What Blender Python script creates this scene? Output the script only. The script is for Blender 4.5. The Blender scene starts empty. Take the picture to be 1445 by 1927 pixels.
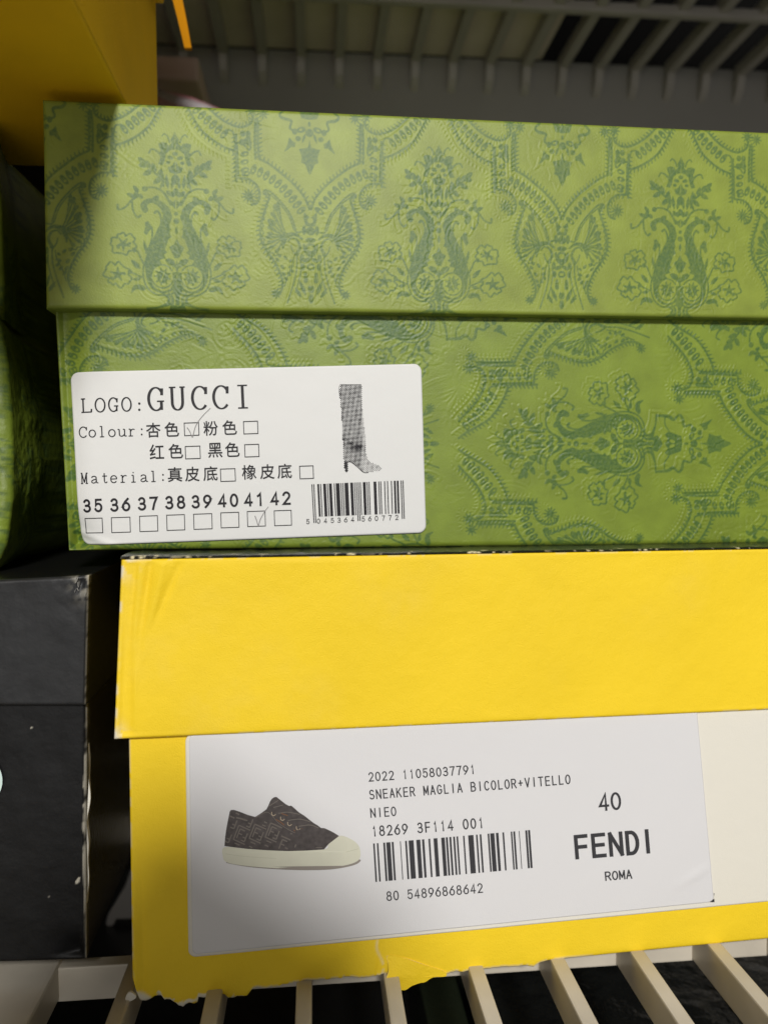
import bpy, math, random
import numpy as np
from mathutils import Matrix, Vector
random.seed(5)
SC = bpy.context.scene
COL = SC.collection

# ------------------------------------------------------------------ camera
F, CX, CY = 1447.0, 722.5, 963.5          # focal length and centre of the 1445x1927 photograph
CAMZ = 0.156                              # eye height above the shelf
def nrm(v):
    v = np.array(v, float); return v / np.linalg.norm(v)
YC = nrm((-131.5, 63.5, F))               # world axes seen from the camera (right, up, forward)
XC = np.array((15680, 159.5, F)); XC = nrm(XC - YC * XC.dot(YC))
ZC = np.cross(XC, YC); ZC = -ZC if ZC[1] < 0 else ZC
AX = np.array((XC, YC, ZC))               # rows
CAM = np.array((0, 0, CAMZ))
cd = bpy.data.cameras.new('camera'); cam = bpy.data.objects.new('camera', cd); COL.objects.link(cam)
r_, u_, f_ = AX[:, 0], AX[:, 1], AX[:, 2]
cam.matrix_world = Matrix(((r_[0], u_[0], -f_[0], 0), (r_[1], u_[1], -f_[1], 0), (r_[2], u_[2], -f_[2], CAMZ), (0, 0, 0, 1)))
cd.sensor_fit = 'VERTICAL'; cd.sensor_height = 36.0; cd.lens = 36.0 * F / 1927
cd.clip_start = 0.01; cd.clip_end = 50
cd.dof.use_dof = True; cd.dof.focus_distance = 0.238; cd.dof.aperture_fstop = 8.5
SC.camera = cam

# ------------------------------------------------------------------ light
w = bpy.data.worlds.new('World'); SC.world = w; w.use_nodes = True
bg = w.node_tree.nodes['Background']; bg.inputs[0].default_value = (1.0, 0.95, 0.88, 1); bg.inputs[1].default_value = 0.11
LPOS = np.array((0.06, -1.26, CAMZ + .80))   # the room lamp, behind and above the camera
LDIR = nrm(LPOS - np.array((0.02, 0.24, CAMZ)))
ld = bpy.data.lights.new('room_lamp', 'AREA'); ld.shape = 'DISK'; ld.size = 0.23; ld.energy = 26.8; ld.color = (1.0, 0.975, 0.94)
lo = bpy.data.objects.new('room_lamp', ld); COL.objects.link(lo); lo.location = LPOS
lo.rotation_euler = Vector(-LDIR).to_track_quat('-Z', 'Y').to_euler()
fd = bpy.data.lights.new('fill_lamp', 'AREA'); fd.shape = 'DISK'; fd.size = 1.3; fd.energy = 5.0; fd.color = (1.0, .97, .93)   # added fill lamp, lightens the shaded fronts
fo = bpy.data.objects.new('fill_lamp', fd); COL.objects.link(fo); fo.location = (-.30, -1.5, CAMZ - .15)
fo.rotation_euler = Vector((.30, 1.74, .15)).to_track_quat('-Z', 'Y').to_euler()
SC.view_settings.view_transform = 'Standard'; SC.view_settings.look = 'None'
SC.view_settings.exposure = 0; SC.view_settings.gamma = 1; SC.view_settings.use_curve_mapping = False
SC.render.engine = 'CYCLES'; SC.cycles.use_denoising = True

# ------------------------------------------------------------------ geometry helpers
def ray(x, y):
    return AX @ np.array(((x - CX) / F, (CY - y) / F, 1.0))
def on_z(x, y, z):                        # where the sight line meets the level z
    r = ray(x, y); return CAM + r * ((z - CAMZ) / r[2])
def on_y(x, y, Y):
    r = ray(x, y); return CAM + r * (Y / r[1])
class Plane:
    """upright plane through (0, y0), turned by yaw; u along it, v up, d out of it towards the room"""
    def __init__(s, y0, yaw):
        a = math.radians(yaw)
        s.ex = np.array((math.cos(a), math.sin(a), 0)); s.n = np.array((math.sin(a), -math.cos(a), 0))
        s.o = np.array((0, y0, 0.0))
    def uv(s, x, y):
        r = ray(x, y); t = (s.o - CAM) @ s.n / (r @ s.n); p = CAM + r * t - s.o
        return np.array((p @ s.ex, p[2]))
    def uvs(s, pts): return np.array([s.uv(*p) for p in pts])
    def xyz(s, U, V, D=0.0):
        U, V = np.asarray(U, float), np.asarray(V, float); D = np.broadcast_to(np.asarray(D, float), U.shape)
        return s.o + U[..., None] * s.ex + np.stack([0 * U, 0 * U, V], -1) + D[..., None] * s.n

def empty(name, loc, label, cat, group=None):
    o = bpy.data.objects.new(name, None); COL.objects.link(o); o.location = loc; o.empty_display_size = .02
    o['label'] = label; o['category'] = cat
    if group: o['group'] = group
    return o
def rootloc(p):
    l = np.zeros(3)
    while p is not None: l += np.array(p.location); p = p.parent
    return l
def make(name, verts, faces, mats, parent=None, smooth=False, fmat=None, attrs=None):
    me = bpy.data.meshes.new(name)
    v = np.asarray(verts, float) - rootloc(parent)
    if isinstance(faces, np.ndarray):
        n, k = faces.shape
        me.vertices.add(len(v)); me.vertices.foreach_set('co', v.ravel())
        me.loops.add(n * k); me.loops.foreach_set('vertex_index', faces.astype(np.int32).ravel())
        me.polygons.add(n); me.polygons.foreach_set('loop_start', np.arange(n, dtype=np.int32) * k)
        me.update(calc_edges=True)
    else:
        me.from_pydata([tuple(p) for p in v], [], [tuple(int(i) for i in f) for f in faces])
    for m in (mats if isinstance(mats, (list, tuple)) else [mats]): me.materials.append(m)
    if fmat is not None: me.polygons.foreach_set('material_index', np.asarray(fmat, np.int32))
    if smooth: me.polygons.foreach_set('use_smooth', np.ones(len(me.polygons), bool))
    for k_, a in (attrs or {}).items():
        at = me.attributes.new(k_, 'FLOAT', 'POINT'); at.data.foreach_set('value', np.asarray(a, np.float32).ravel())
    me.validate(); me.update()
    o = bpy.data.objects.new(name, me); COL.objects.link(o)
    if parent is not None: o.parent = parent
    return o
class MB:                                  # collects simple solids into one mesh
    def __init__(s): s.v = []; s.f = []
    def add(s, v, f):
        b = len(s.v); s.v += [tuple(p) for p in v]; s.f += [tuple(b + i for i in q) for q in f]; return s
    def box(s, c, sz, ch=0.0, rot=None):
        bm = bm_box(sz, ch); R = rot if rot is not None else np.eye(3)
        return s.add([R @ np.array(p) + np.array(c) for p in bm[0]], bm[1])
    def span(s, a, b, ch=0.0):
        a, b = np.minimum(a, b), np.maximum(a, b); return s.box((a + b) / 2, b - a, ch)
    def build(s, name, mat, parent=None, smooth=False): return make(name, s.v, s.f, mat, parent, smooth)
def bm_box(sz, ch):
    import bmesh
    bm = bmesh.new(); bmesh.ops.create_cube(bm, size=1.0)
    for v in bm.verts: v.co = Vector((v.co.x * sz[0], v.co.y * sz[1], v.co.z * sz[2]))
    if ch > 0: bmesh.ops.bevel(bm, geom=bm.edges[:], offset=ch, segments=2, affect='EDGES', profile=.6)
    vs = [tuple(v.co) for v in bm.verts]; bm.verts.index_update()
    fs = [tuple(v.index for v in f.verts) for f in bm.faces]; bm.free(); return vs, fs

def vnoise(x, y, seed=0):
    x, y = np.asarray(x, float), np.asarray(y, float)
    xi, yi = np.floor(x).astype(np.int64), np.floor(y).astype(np.int64); fx, fy = x - xi, y - yi
    def h(a, b):
        n = (a * 374761393 + b * 668265263 + seed * 1274126177) & 0xffffffff
        n = ((n ^ (n >> 13)) * 1274126177) & 0xffffffff
        return ((n ^ (n >> 16)) & 0xffff) / 65535.0
    sx, sy = fx * fx * (3 - 2 * fx), fy * fy * (3 - 2 * fy)
    return (h(xi, yi) * (1 - sx) + h(xi + 1, yi) * sx) * (1 - sy) + (h(xi, yi + 1) * (1 - sx) + h(xi + 1, yi + 1) * sx) * sy
def fbm(x, y, s, seed=0, o=3):             # s = feature size in metres
    t, a, n = 0, 1, 0
    for k in range(o):
        t = t + a * vnoise(np.asarray(x) / s * 2 ** k, np.asarray(y) / s * 2 ** k, seed + k * 17); n += a; a *= .5
    return t / n

# ------------------------------------------------------------------ materials
def mat(name, col, rough=.6, spec=.5, bump=None, var=None, coat=0, ink=None, wear=None, ink2=None, metal=0):
    """bump = (scale 1/m, strength, distance); var = (scale, amount); ink / wear = colour used where that attribute is 1"""
    m = bpy.data.materials.new(name); m.use_nodes = True
    nt = m.node_tree; N, L = nt.nodes, nt.links; b = N['Principled BSDF']
    b.inputs['Roughness'].default_value = rough; b.inputs['Specular IOR Level'].default_value = spec
    b.inputs['Metallic'].default_value = metal
    if coat: b.inputs['Coat Weight'].default_value = coat; b.inputs['Coat Roughness'].default_value = .15
    tc = N.new('ShaderNodeTexCoord')
    rgb = N.new('ShaderNodeRGB'); rgb.outputs[0].default_value = (*col, 1); cur = rgb.outputs[0]
    if var:
        nz = N.new('ShaderNodeTexNoise'); nz.inputs['Scale'].default_value = var[0]; nz.inputs['Detail'].default_value = 5
        L.new(tc.outputs['Object'], nz.inputs['Vector'])
        mr = N.new('ShaderNodeMapRange'); mr.inputs[1].default_value = .3; mr.inputs[2].default_value = .7
        mr.inputs[3].default_value = 1 - var[1]; mr.inputs[4].default_value = 1 + var[1]; L.new(nz.outputs[0], mr.inputs[0])
        mx = N.new('ShaderNodeMix'); mx.data_type = 'RGBA'; mx.blend_type = 'MULTIPLY'; mx.inputs[0].default_value = 1
        L.new(cur, mx.inputs[6]); L.new(mr.outputs[0], mx.inputs[7]); cur = mx.outputs[2]
    for nm, c in (('ink', ink), ('wear', wear), ('tint', ink2)):
        if c is None: continue
        at = N.new('ShaderNodeAttribute'); at.attribute_name = nm
        mx = N.new('ShaderNodeMix'); mx.data_type = 'RGBA'; mx.inputs[7].default_value = (*c, 1)
        L.new(at.outputs['Fac'], mx.inputs[0]); L.new(cur, mx.inputs[6]); cur = mx.outputs[2]
    L.new(cur, b.inputs['Base Color'])
    if bump:
        prev = None
        for sc_, st, di in (bump if isinstance(bump[0], tuple) else (bump,)):
            nz = N.new('ShaderNodeTexNoise'); nz.inputs['Scale'].default_value = sc_; nz.inputs['Detail'].default_value = 4
            L.new(tc.outputs['Object'], nz.inputs['Vector'])
            bp = N.new('ShaderNodeBump'); bp.inputs['Strength'].default_value = st; bp.inputs['Distance'].default_value = di
            L.new(nz.outputs[0], bp.inputs['Height'])
            if prev is not None: L.new(prev, bp.inputs['Normal'])
            prev = bp.outputs[0]
        L.new(prev, b.inputs['Normal'])
    return m
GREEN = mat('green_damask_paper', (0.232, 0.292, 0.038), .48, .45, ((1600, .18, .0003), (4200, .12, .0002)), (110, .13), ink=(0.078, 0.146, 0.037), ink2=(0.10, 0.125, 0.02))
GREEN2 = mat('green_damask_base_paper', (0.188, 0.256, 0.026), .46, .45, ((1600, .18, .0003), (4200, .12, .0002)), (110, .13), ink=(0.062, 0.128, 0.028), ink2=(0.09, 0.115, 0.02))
GREEN3 = mat('green_shaded_worn_paper', (0.16, 0.22, 0.020), .52, .5, ((350, .3, .001), (1600, .2, .0003)), (60, .25), ink=(0.06, 0.11, 0.03), ink2=(0.09, 0.115, 0.02))  # far-left box: same green darkened to stand for the shade it sits in
GREEN_SIDE = mat('green_paper', (0.24, 0.30, 0.045), .4, .5, (700, .3, .0005), (90, .25))
YELLOW = mat('yellow_card', (0.93, 0.655, 0.020), .62, .35, ((2300, .32, .0004), (260, .15, .0012)), (30, .03), wear=(0.80, 0.74, 0.58))
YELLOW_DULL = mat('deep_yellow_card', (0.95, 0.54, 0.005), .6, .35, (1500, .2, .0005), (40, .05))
ORANGE = mat('orange_paper', (0.80, 0.33, 0.006), .6, .3, (1200, .2, .0005))
BLACK = mat('black_card_shaded', (0.0065, 0.0066, 0.007), .46, .26, ((500, .15, .0006), (60, .35, .002)), (120, .25), wear=(0.62, 0.58, 0.48))  # black box base: its shade is put into the colour
BLACK_LID = mat('black_lid_card_lit', (0.015, 0.0156, 0.0168), .5, .40, ((500, .15, .0006), (60, .35, .002)), (120, .3), wear=(0.62, 0.58, 0.48))  # same card as the base, lightened to stand for light on the lid
BLACK_TOP = mat('black_laminate', (0.010, 0.010, 0.010), .25, .5, (900, .3, .0006), wear=(0.75, 0.66, 0.42))
GLOSSBLACK = mat('glossy_black_wrap', (0.008, 0.009, 0.009), .16, .5, ((45, .8, .006), (160, .4, .002)))
WHITE = mat('white_label_paper', (0.74, 0.745, 0.73), .5, .4, ((3500, .06, .0002), (130, .10, .0012)))
WHITE2 = mat('white_sticker_paper', (0.74, 0.735, 0.745), .55, .35, ((3000, .15, .0002), (90, .08, .0015)))
CREAM = mat('cream_card', (0.80, 0.77, 0.68), .6, .3, ((2600, .2, .0003), (200, .1, .001)))
INK = mat('black_print', (0.014, 0.013, 0.016), .5, .3)
INK2 = mat('dark_grey_print', (0.045, 0.045, 0.05), .55, .3)
PEN = mat('grey_pen', (0.30, 0.29, 0.29), .5, .3)
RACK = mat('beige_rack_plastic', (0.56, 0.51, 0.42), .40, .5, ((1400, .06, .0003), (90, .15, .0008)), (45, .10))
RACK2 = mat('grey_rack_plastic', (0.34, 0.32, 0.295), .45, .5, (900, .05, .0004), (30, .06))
WALLM = mat('grey_back_panel', (0.31, 0.30, 0.28), .6, .4, (300, .1, .0006), (20, .05))
PINK = mat('pale_pink_card', (0.62, 0.46, 0.42), .6, .4, (600, .1, .0005))
PLASTIC = mat('milky_plastic_bag', (0.52, 0.47, 0.48), .3, .5, (120, .5, .003), ink=(0.55, 0.05, 0.09))
MINT = mat('mint_disc_paper', (0.62, 0.76, 0.72), .5, .4)
BROWN = mat('brown_grey_card', (0.62, 0.54, 0.49), .7, .3, (300, .1, .0006), (25, .1))
CORD = mat('dull_green_card', (0.014, 0.019, 0.010), .4, .5, (300, .3, .001))

# ------------------------------------------------------------------ damask pattern (one repeat, drawn as numbers)
UNIT = 0.245 / F * 1.0                     # one drawing unit in metres
TW, TH, RES = 500, 830, 2
def catmull(p, n=8, closed=False):
    p = np.asarray(p, float)
    if len(p) < 3: return p
    q = np.vstack([p[-1], p, p[0], p[1]]) if closed else np.vstack([2 * p[0] - p[1], p, 2 * p[-1] - p[-2]])
    out = []
    for i in range(1, len(q) - 2):
        for t in np.linspace(0, 1, n, endpoint=False):
            a, b, c, d = q[i - 1:i + 3]
            out.append(.5 * ((2 * b) + (c - a) * t + (2 * a - 5 * b + 4 * c - d) * t * t + (3 * b - a - 3 * c + d) * t ** 3))
    if not closed: out.append(p[-1])
    return np.array(out)
class Canvas:
    def __init__(s, u0, v0, u1, v1, res):
        s.u0, s.v0, s.res = u0, v0, res
        s.a = np.zeros((int((v1 - v0) * res), int((u1 - u0) * res)), np.float32)
    def win(s, lo, hi):
        h, w_ = s.a.shape
        i0 = max(0, int((lo[1] - s.v0) * s.res) - 2); i1 = min(h, int((hi[1] - s.v0) * s.res) + 3)
        j0 = max(0, int((lo[0] - s.u0) * s.res) - 2); j1 = min(w_, int((hi[0] - s.u0) * s.res) + 3)
        if i1 <= i0 or j1 <= j0: return None
        V, U = np.mgrid[i0:i1, j0:j1]
        return slice(i0, i1), slice(j0, j1), U / s.res + s.u0, V / s.res + s.v0
    def put(s, sl, m, val): a = s.a[sl[0], sl[1]]; a[...] = np.maximum(a, m) if val else a * (1 - m)
    def stroke(s, p, wd, val=1):
        wd = np.asarray(wd, float) + (.35 if val else 0)
        p = np.asarray(p, float); wd = np.broadcast_to(np.asarray(wd, float), (len(p),)) if np.ndim(wd) == 0 else np.interp(np.linspace(0, 1, len(p)), np.linspace(0, 1, len(wd)), wd)
        for i in range(len(p) - 1):
            a, b = p[i], p[i + 1]; ww = max(wd[i], wd[i + 1]) / 2 + 1
            sl = s.win(np.minimum(a, b) - ww, np.maximum(a, b) + ww)
            if sl is None: continue
            d = b - a; L2 = max(d @ d, 1e-9); t = np.clip(((sl[2] - a[0]) * d[0] + (sl[3] - a[1]) * d[1]) / L2, 0, 1)
            dist = np.hypot(sl[2] - a[0] - t * d[0], sl[3] - a[1] - t * d[1])
            s.put(sl, np.clip(((wd[i] + (wd[i + 1] - wd[i]) * t) / 2 - dist) * s.res + .5, 0, 1), val)
    def poly(s, p, val=1):
        p = np.asarray(p, float); sl = s.win(p.min(0), p.max(0))
        if sl is None: return
        m = np.zeros(sl[2].shape, bool); X, Y = sl[2], sl[3]
        for (x0, y0), (x1, y1) in zip(p, np.roll(p, -1, 0)):
            if y0 == y1: continue
            m ^= ((Y >= y0) != (Y >= y1)) & (X < (x1 - x0) * (Y - y0) / (y1 - y0) + x0)
        s.put(sl, m.astype(np.float32), val)
    def ell(s, c, rx, ry, ang=0, val=1):
        t = np.linspace(0, 2 * np.pi, 20, endpoint=False); ca, sa = math.cos(ang), math.sin(ang)
        x, y = rx * np.cos(t), ry * np.sin(t); s.poly(np.stack([c[0] + x * ca - y * sa, c[1] + x * sa + y * ca], -1), val)
def T1(p): p = np.atleast_2d(np.array(p, float)); return np.stack([(p[:, 0] - 655 - (p[:, 1] - 305) * .0412) / 4.41, (p[:, 1] - 305) / 4.41], -1)
def T2(p): p = np.atleast_2d(np.array(p, float)); return np.stack([(p[:, 0] - 690 - (p[:, 1] - 100) * .027) / 4.54, (p[:, 1] - 1010) / 4.54 + 555], -1)
def pattern():
    C = Canvas(-280, -110, 280, 760, RES)
    S = lambda T, p, wd, sm=1, val=1: [C.stroke(np.stack([q[:, 0] * m, q[:, 1]], -1), wd, val) for q in [catmull(T(p)) if sm else T(p)] for m in (1, -1)]
    P = lambda T, p, sm=0, val=1: [C.poly(np.stack([q[:, 0] * m, q[:, 1]], -1), val) for q in [catmull(T(p), 5, True) if sm else T(p)] for m in (1, -1)]
    E = lambda T, c, rx, ry, a=0, val=1: [C.ell((T(c)[0][0] * m, T(c)[0][1]), rx, ry, a * m, val) for m in (1, -1)]
    def thorn(T, p, side, gap=8, ln=7.5, wd=3.6, line=4.1):
        q = catmull(T(p), 10); S(T, p, line)
        seg = np.diff(q, axis=0); L = np.r_[0, np.cumsum(np.hypot(*seg.T))]
        for d in np.arange(gap / 2, L[-1], gap):
            i = min(np.searchsorted(L, d) - 1, len(seg) - 1); i = max(i, 0); t = seg[i] / np.linalg.norm(seg[i]); pt = q[i] + t * (d - L[i])
            nn = np.array((-t[1], t[0])) * side + t * .35
            for m in (1, -1): C.stroke([(pt[0] * m, pt[1]), ((pt[0] + nn[0] * ln) * m, pt[1] + nn[1] * ln)], [wd, wd * .55])
    def chain(T, p, gap=13, a=5.4, b=10.5):
        q = catmull(T(p), 10); seg = np.diff(q, axis=0); L = np.r_[0, np.cumsum(np.hypot(*seg.T))]
        for d in np.arange(gap / 2, L[-1], gap):
            i = max(min(np.searchsorted(L, d) - 1, len(seg) - 1), 0); t = seg[i] / np.linalg.norm(seg[i]); pt = q[i] + t * (d - L[i])
            nn = np.array((-t[1], t[0])); an = math.atan2(t[1], t[0])
            for m in (1, -1):
                a2 = an if m == 1 else math.pi - an
                C.ell((pt[0] * m, pt[1]), a, b, a2)
                C.ell(((pt[0] + nn[0] * 3) * m, pt[1] + nn[1] * 3), a * .40, b * .24, a2, 0)
                pass
    def flower(T, c, r, lobes=6, ph=0.0):
        c = T(c)[0]; t = np.linspace(0, 2 * np.pi, 72); rr = r * (.74 + .26 * np.abs(np.cos(lobes / 2 * (t + ph))) ** .7 + .10 * np.sin(t * 2 + ph * 3) + .06 * np.sin(t * 11 + ph))
        for m in (1, -1):
            C.stroke(np.stack([(c[0] + rr * np.cos(t)) * m, c[1] + rr * np.sin(t)], -1), 3.0)
            for k in range(5):
                an = ph + k * 2 * np.pi / 5
                C.stroke([((c[0] + .15 * r * math.cos(an)) * m, c[1] + .15 * r * math.sin(an)), ((c[0] + .55 * r * math.cos(an)) * m, c[1] + .55 * r * math.sin(an))], [6.2, 2.0])
            C.ell(((c[0] + .42 * r) * m, c[1] + .30 * r), 3.2, 3.2); C.ell(((c[0] - .5 * r) * m, c[1] - .05 * r), 3.4, 2.4)
    def star(T, c, r, k=9):
        c = T(c)[0]
        for m in (1, -1):
            C.ell((c[0] * m, c[1]), r * .48, r * .48)
            for i in range(k):
                an = i * 2 * np.pi / k + .2; C.stroke([(c[0] * m, c[1]), ((c[0] + r * math.cos(an)) * m, c[1] + r * math.sin(an))], [4.5, 1.8])
    leaf = lambda T, a, b, wd=9: S(T, [a, ((a[0] + b[0]) / 2, (a[1] + b[1]) / 2), b], [1.5, wd, wd * .8, 1])
    # -- crown of the vase
    P(T1, [(655, 305), (672, 345), (692, 375), (686, 405), (712, 428), (722, 405), (755, 398), (792, 408), (788, 440), (776, 468), (790, 500), (782, 525), (803, 578), (770, 586), (752, 560), (742, 520), (735, 490), (700, 462), (664, 455)])
    S(T1, [(700, 395), (715, 352), (740, 332), (758, 350)], [3, 2.2, 2.2]); S(T1, [(782, 498), (815, 468), (850, 460), (870, 490)], [4, 3, 3])
    for c, r in (((664, 490), 5), ((632, 525), 4), ((708, 520), 4.6), ((722, 562), 4)): E(T1, c, r, r * .8)
    P(T1, [(669, 545), (690, 585), (730, 600), (715, 640), (680, 650), (676, 660), (671, 660)])
    leaf(T1, (675, 720), (668, 668), 16); leaf(T1, (705, 770), (690, 690), 6); leaf(T1, (735, 770), (745, 660), 7); leaf(T1, (770, 760), (780, 610), 7); leaf(T1, (800, 780), (760, 690), 5)
    S(T1, [(765, 700), (830, 655), (900, 590), (940, 545)], [4, 3, 2])
    for a, b in (((830, 650), (850, 570)), ((875, 610), (900, 555)), ((910, 580), (958, 530)), ((900, 590), (958, 595)), ((860, 635), (930, 670)), ((790, 690), (850, 738)), ((800, 680), (782, 620))): leaf(T1, a, b, 10)
    for a, b in (((690, 830), (678, 770)), ((720, 830), (745, 790)), ((640, 800), (655, 840))): leaf(T1, a, b, 8)
    P(T1, [(680, 860), (705, 880), (720, 865), (740, 870), (710, 910), (684, 940)])
    E(T1, (685, 975), 3.5, 3.5)
    S(T1, [(722, 900), (770, 810), (830, 772), (895, 768)], [5, 3.4, 3]); E(T1, (922, 782), 5.5, 5)
    S(T1, [(960, 830), (1000, 855), (1035, 880), (1085, 935), (1140, 955), (1146, 920)], [4, 4, 3, 4.5]); S(T1, [(1030, 880), (1025, 960), (995, 1012), (970, 1000)], [3.5, 3, 4.5])
    for a, b in (((975, 810), (1012, 760)), ((970, 830), (945, 860)), ((1010, 850), (1065, 825)), ((1000, 840), (985, 800))): leaf(T1, a, b, 8)
    # -- scrolled body
    S(T1, [(930, 950), (938, 915), (900, 880), (850, 878), (800, 905), (765, 950), (757, 1000), (775, 1060), (795, 1130), (830, 1210), (868, 1290), (905, 1370), (930, 1450), (930, 1530), (895, 1590), (830, 1618), (765, 1600), (738, 1560)],
      [11, 12, 9, 8.5, 12, 15, 15, 16, 24, 27, 28, 23, 11, 7, 5, 4, 4, 4])
    S(T1, [(835, 870), (826, 845), (850, 855)], 6)
    P(T1, [(770, 1060), (728, 1100), (752, 1120), (728, 1165), (790, 1200), (830, 1250), (838, 1150)])
    P(T1, [(860, 1260), (800, 1262), (770, 1290), (800, 1310), (790, 1340), (840, 1352), (815, 1392), (870, 1400), (930, 1450), (905, 1330)])
    S(T1, [(688, 960), (722, 945), (745, 900), (790, 865)], 0.1)
    c = T1((822, 1488))[0]
    for m in (1, -1):
        C.ell((c[0] * m, c[1]), 22, 23, 0, 0)
        t = np.linspace(-2.6, 3.0, 40); C.stroke(np.stack([(c[0] + 20.5 * np.cos(t)) * m, c[1] + 21.5 * np.sin(t)], -1), 2.6)
        C.ell((c[0] * m, c[1] + 1), 10.5, 12)
        for i in range(9): C.stroke([((c[0] + 9 * math.cos(i * .7)) * m, c[1] + 10 * math.sin(i * .7)), ((c[0] + 14.5 * math.cos(i * .7)) * m, c[1] + 15.5 * math.sin(i * .7))], [4, 2.4])
        C.stroke([((c[0] - 4) * m, c[1] - 9), ((c[0] + 3) * m, c[1] + 10)], 1.8, 0)
    E(T1, (685, 1035), 5.5, 5.5); leaf(T1, (690, 1140), (688, 1080), 5)
    P(T1, [(691, 1172), (716, 1225), (742, 1238), (755, 1250), (736, 1290), (716, 1335), (697, 1335)])
    P(T1, [(700, 1400), (725, 1352), (765, 1338), (795, 1350), (775, 1385), (735, 1408), (705, 1425)]); P(T1, [(698, 1345), (712, 1420), (705, 1470), (699, 1470)])
    P(T1, [(706, 1450), (742, 1455), (736, 1540), (748, 1610), (722, 1660), (708, 1665)])
    S(T1, [(735, 960), (722, 1000), (735, 1040)], 2.2)
    S(T1, [(852, 970), (832, 958), (812, 990), (808, 1050), (835, 1130), (880, 1225), (930, 1320), (968, 1410), (975, 1500), (945, 1590), (870, 1640), (790, 1640), (745, 1625)], [5, 4, 2.6, 2.4, 2.4, 3, 3, 3, 3])
    P(T1, [(878, 1090), (910, 1042), (935, 1050), (938, 1095), (952, 1135), (930, 1158), (905, 1120)]); S(T1, [(885, 1090), (885, 1160), (905, 1230), (945, 1300)], 3)
    leaf(T1, (940, 1290), (955, 1200), 6); S(T1, [(962, 1400), (985, 1350), (1010, 1290), (1040, 1275)], 3); E(T1, (1035, 1278), 4.5, 4.5)
    leaf(T1, (1000, 1430), (1065, 1360), 9); S(T1, [(985, 1500), (1030, 1480), (1080, 1458)], 3); E(T1, (1080, 1458), 4.5, 4); leaf(T1, (1000, 1510), (1060, 1520), 7)
    P(T1, [(960, 1590), (1000, 1560), (1060, 1570), (1082, 1635), (1040, 1600), (985, 1610)], 1)
    flower(T1, (1120, 1232), 22, 6, .3); flower(T1, (1180, 1482), 24, 7, .9)
    # -- pendant
    P(T2, [(690, 225), (760, 215), (797, 95), (770, 60), (735, 90), (690, 60)]); P(T2, [(688, 40), (725, 20), (760, -10), (740, -60), (686, -40)])
    E(T2, (712, 130), 3, 6, .3, 0)
    for k, x in ((0, 0), (1, 40), (2, 75)): S(T2, [(690 + x, -60), (690 + x * .9, -110), (690 + x * 1.6, -150)], [6, 3])
    S(T2, [(935, -20), (930, 90), (905, 140), (945, 190), (920, 222), (850, 240), (862, 300), (832, 325)], [4, 7, 4, 6, 4, 4]); S(T2, [(760, -60), (850, -30), (940, -20)], [7, 3, 4])
    S(T2, [(800, 100), (860, 60), (930, 60)], 2.4)
    E(T2, (695, 335), 7.5, 7.5); E(T2, (695, 262), 2.5, 5); E(T2, (765, 312), 9, 5.5, .3); E(T2, (770, 312), 3.5, 2, .3, 0); E(T2, (822, 330), 5, 6); E(T2, (795, 388), 5.5, 5); leaf(T2, (735, 350), (760, 420), 5)
    P(T2, [(692, 390), (715, 458), (760, 470), (792, 475), (770, 540), (778, 590), (745, 602), (728, 650), (708, 695)])
    P(T2, [(818, 425), (845, 410), (872, 380), (888, 440), (922, 508), (885, 485), (862, 462), (826, 462)])
    # -- frame below the vase, and the fan under the point
    thorn(T2, [(722, 985), (760, 885), (850, 775), (950, 690), (1050, 615), (1138, 572)], -1); thorn(T2, [(1138, 572), (1140, 420), (1138, 235)], -1)
    chain(T2, [(775, 1020), (850, 915), (950, 805), (1060, 722), (1150, 680), (1225, 650)])
    star(T2, (1090, 190), 11); star(T2, (1180, 170), 12)
    thorn(T2, [(1318, 475), (1318, 600), (1316, 742)], -1); thorn(T2, [(1310, 742), (1225, 752), (1160, 805), (1142, 880), (1165, 945), (1215, 965)], -1); star(T2, (1235, 893), 13, 11)
    S(T2, [(845, 1160), (890, 1030), (975, 920), (1050, 850), (1095, 838), (1105, 865), (1080, 868)], [3, 3, 3.5, 4, 5, 5])
    thorn(T2, [(1085, 850), (1060, 890), (1082, 950), (1110, 1030), (1140, 1120), (1150, 1215), (1130, 1300), (1090, 1370), (1050, 1420), (1005, 1510), (975, 1600), (985, 1680), (1010, 1720)], -1)
    S(T2, [(795, 1240), (850, 1205), (915, 1215), (955, 1270), (962, 1330)], [4, 6, 9, 9, 2]); S(T2, [(845, 1370), (815, 1310), (840, 1250), (885, 1235), (915, 1265)], [6, 5, 3, 2.5])
    S(T2, [(830, 1375), (850, 1385), (880, 1340), (890, 1300)], 2.5)
    for b, r in (((1010, 985), 7.5), ((1050, 1110), 9), ((1068, 1205), 6), ((1075, 1275), 5)):
        S(T2, [(925, 1215), (((925 + b[0]) / 2) + 4, (1215 + b[1]) / 2 + 6), b], 2.2); S(T2, [(940, 1225), ((940 + b[0]) / 2 + 12, (1225 + b[1]) / 2 + 14), (b[0] + 22, b[1] + 22)], 2.0); E(T2, b, r, r * .65, math.atan2(b[1] - 1215, b[0] - 925))
    sc = catmull(T2([(1062, 915), (1088, 1010), (1115, 1100), (1122, 1200), (1108, 1290), (1070, 1350), (1010, 1385), (960, 1375)]), 10)
    for k in range(0, len(sc) - 6, 6):
        mid = (sc[k] + sc[min(k + 6, len(sc) - 1)]) / 2; tt = sc[min(k + 6, len(sc) - 1)] - sc[k]; nn = np.array((tt[1], -tt[0])) / max(np.hypot(*tt), 1e-6)
        for m in (1, -1): C.stroke([(p_[0] * m, p_[1]) for p_ in catmull([sc[k], mid + nn * 3.2, sc[min(k + 6, len(sc) - 1)]], 5)], 2.2)
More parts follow.
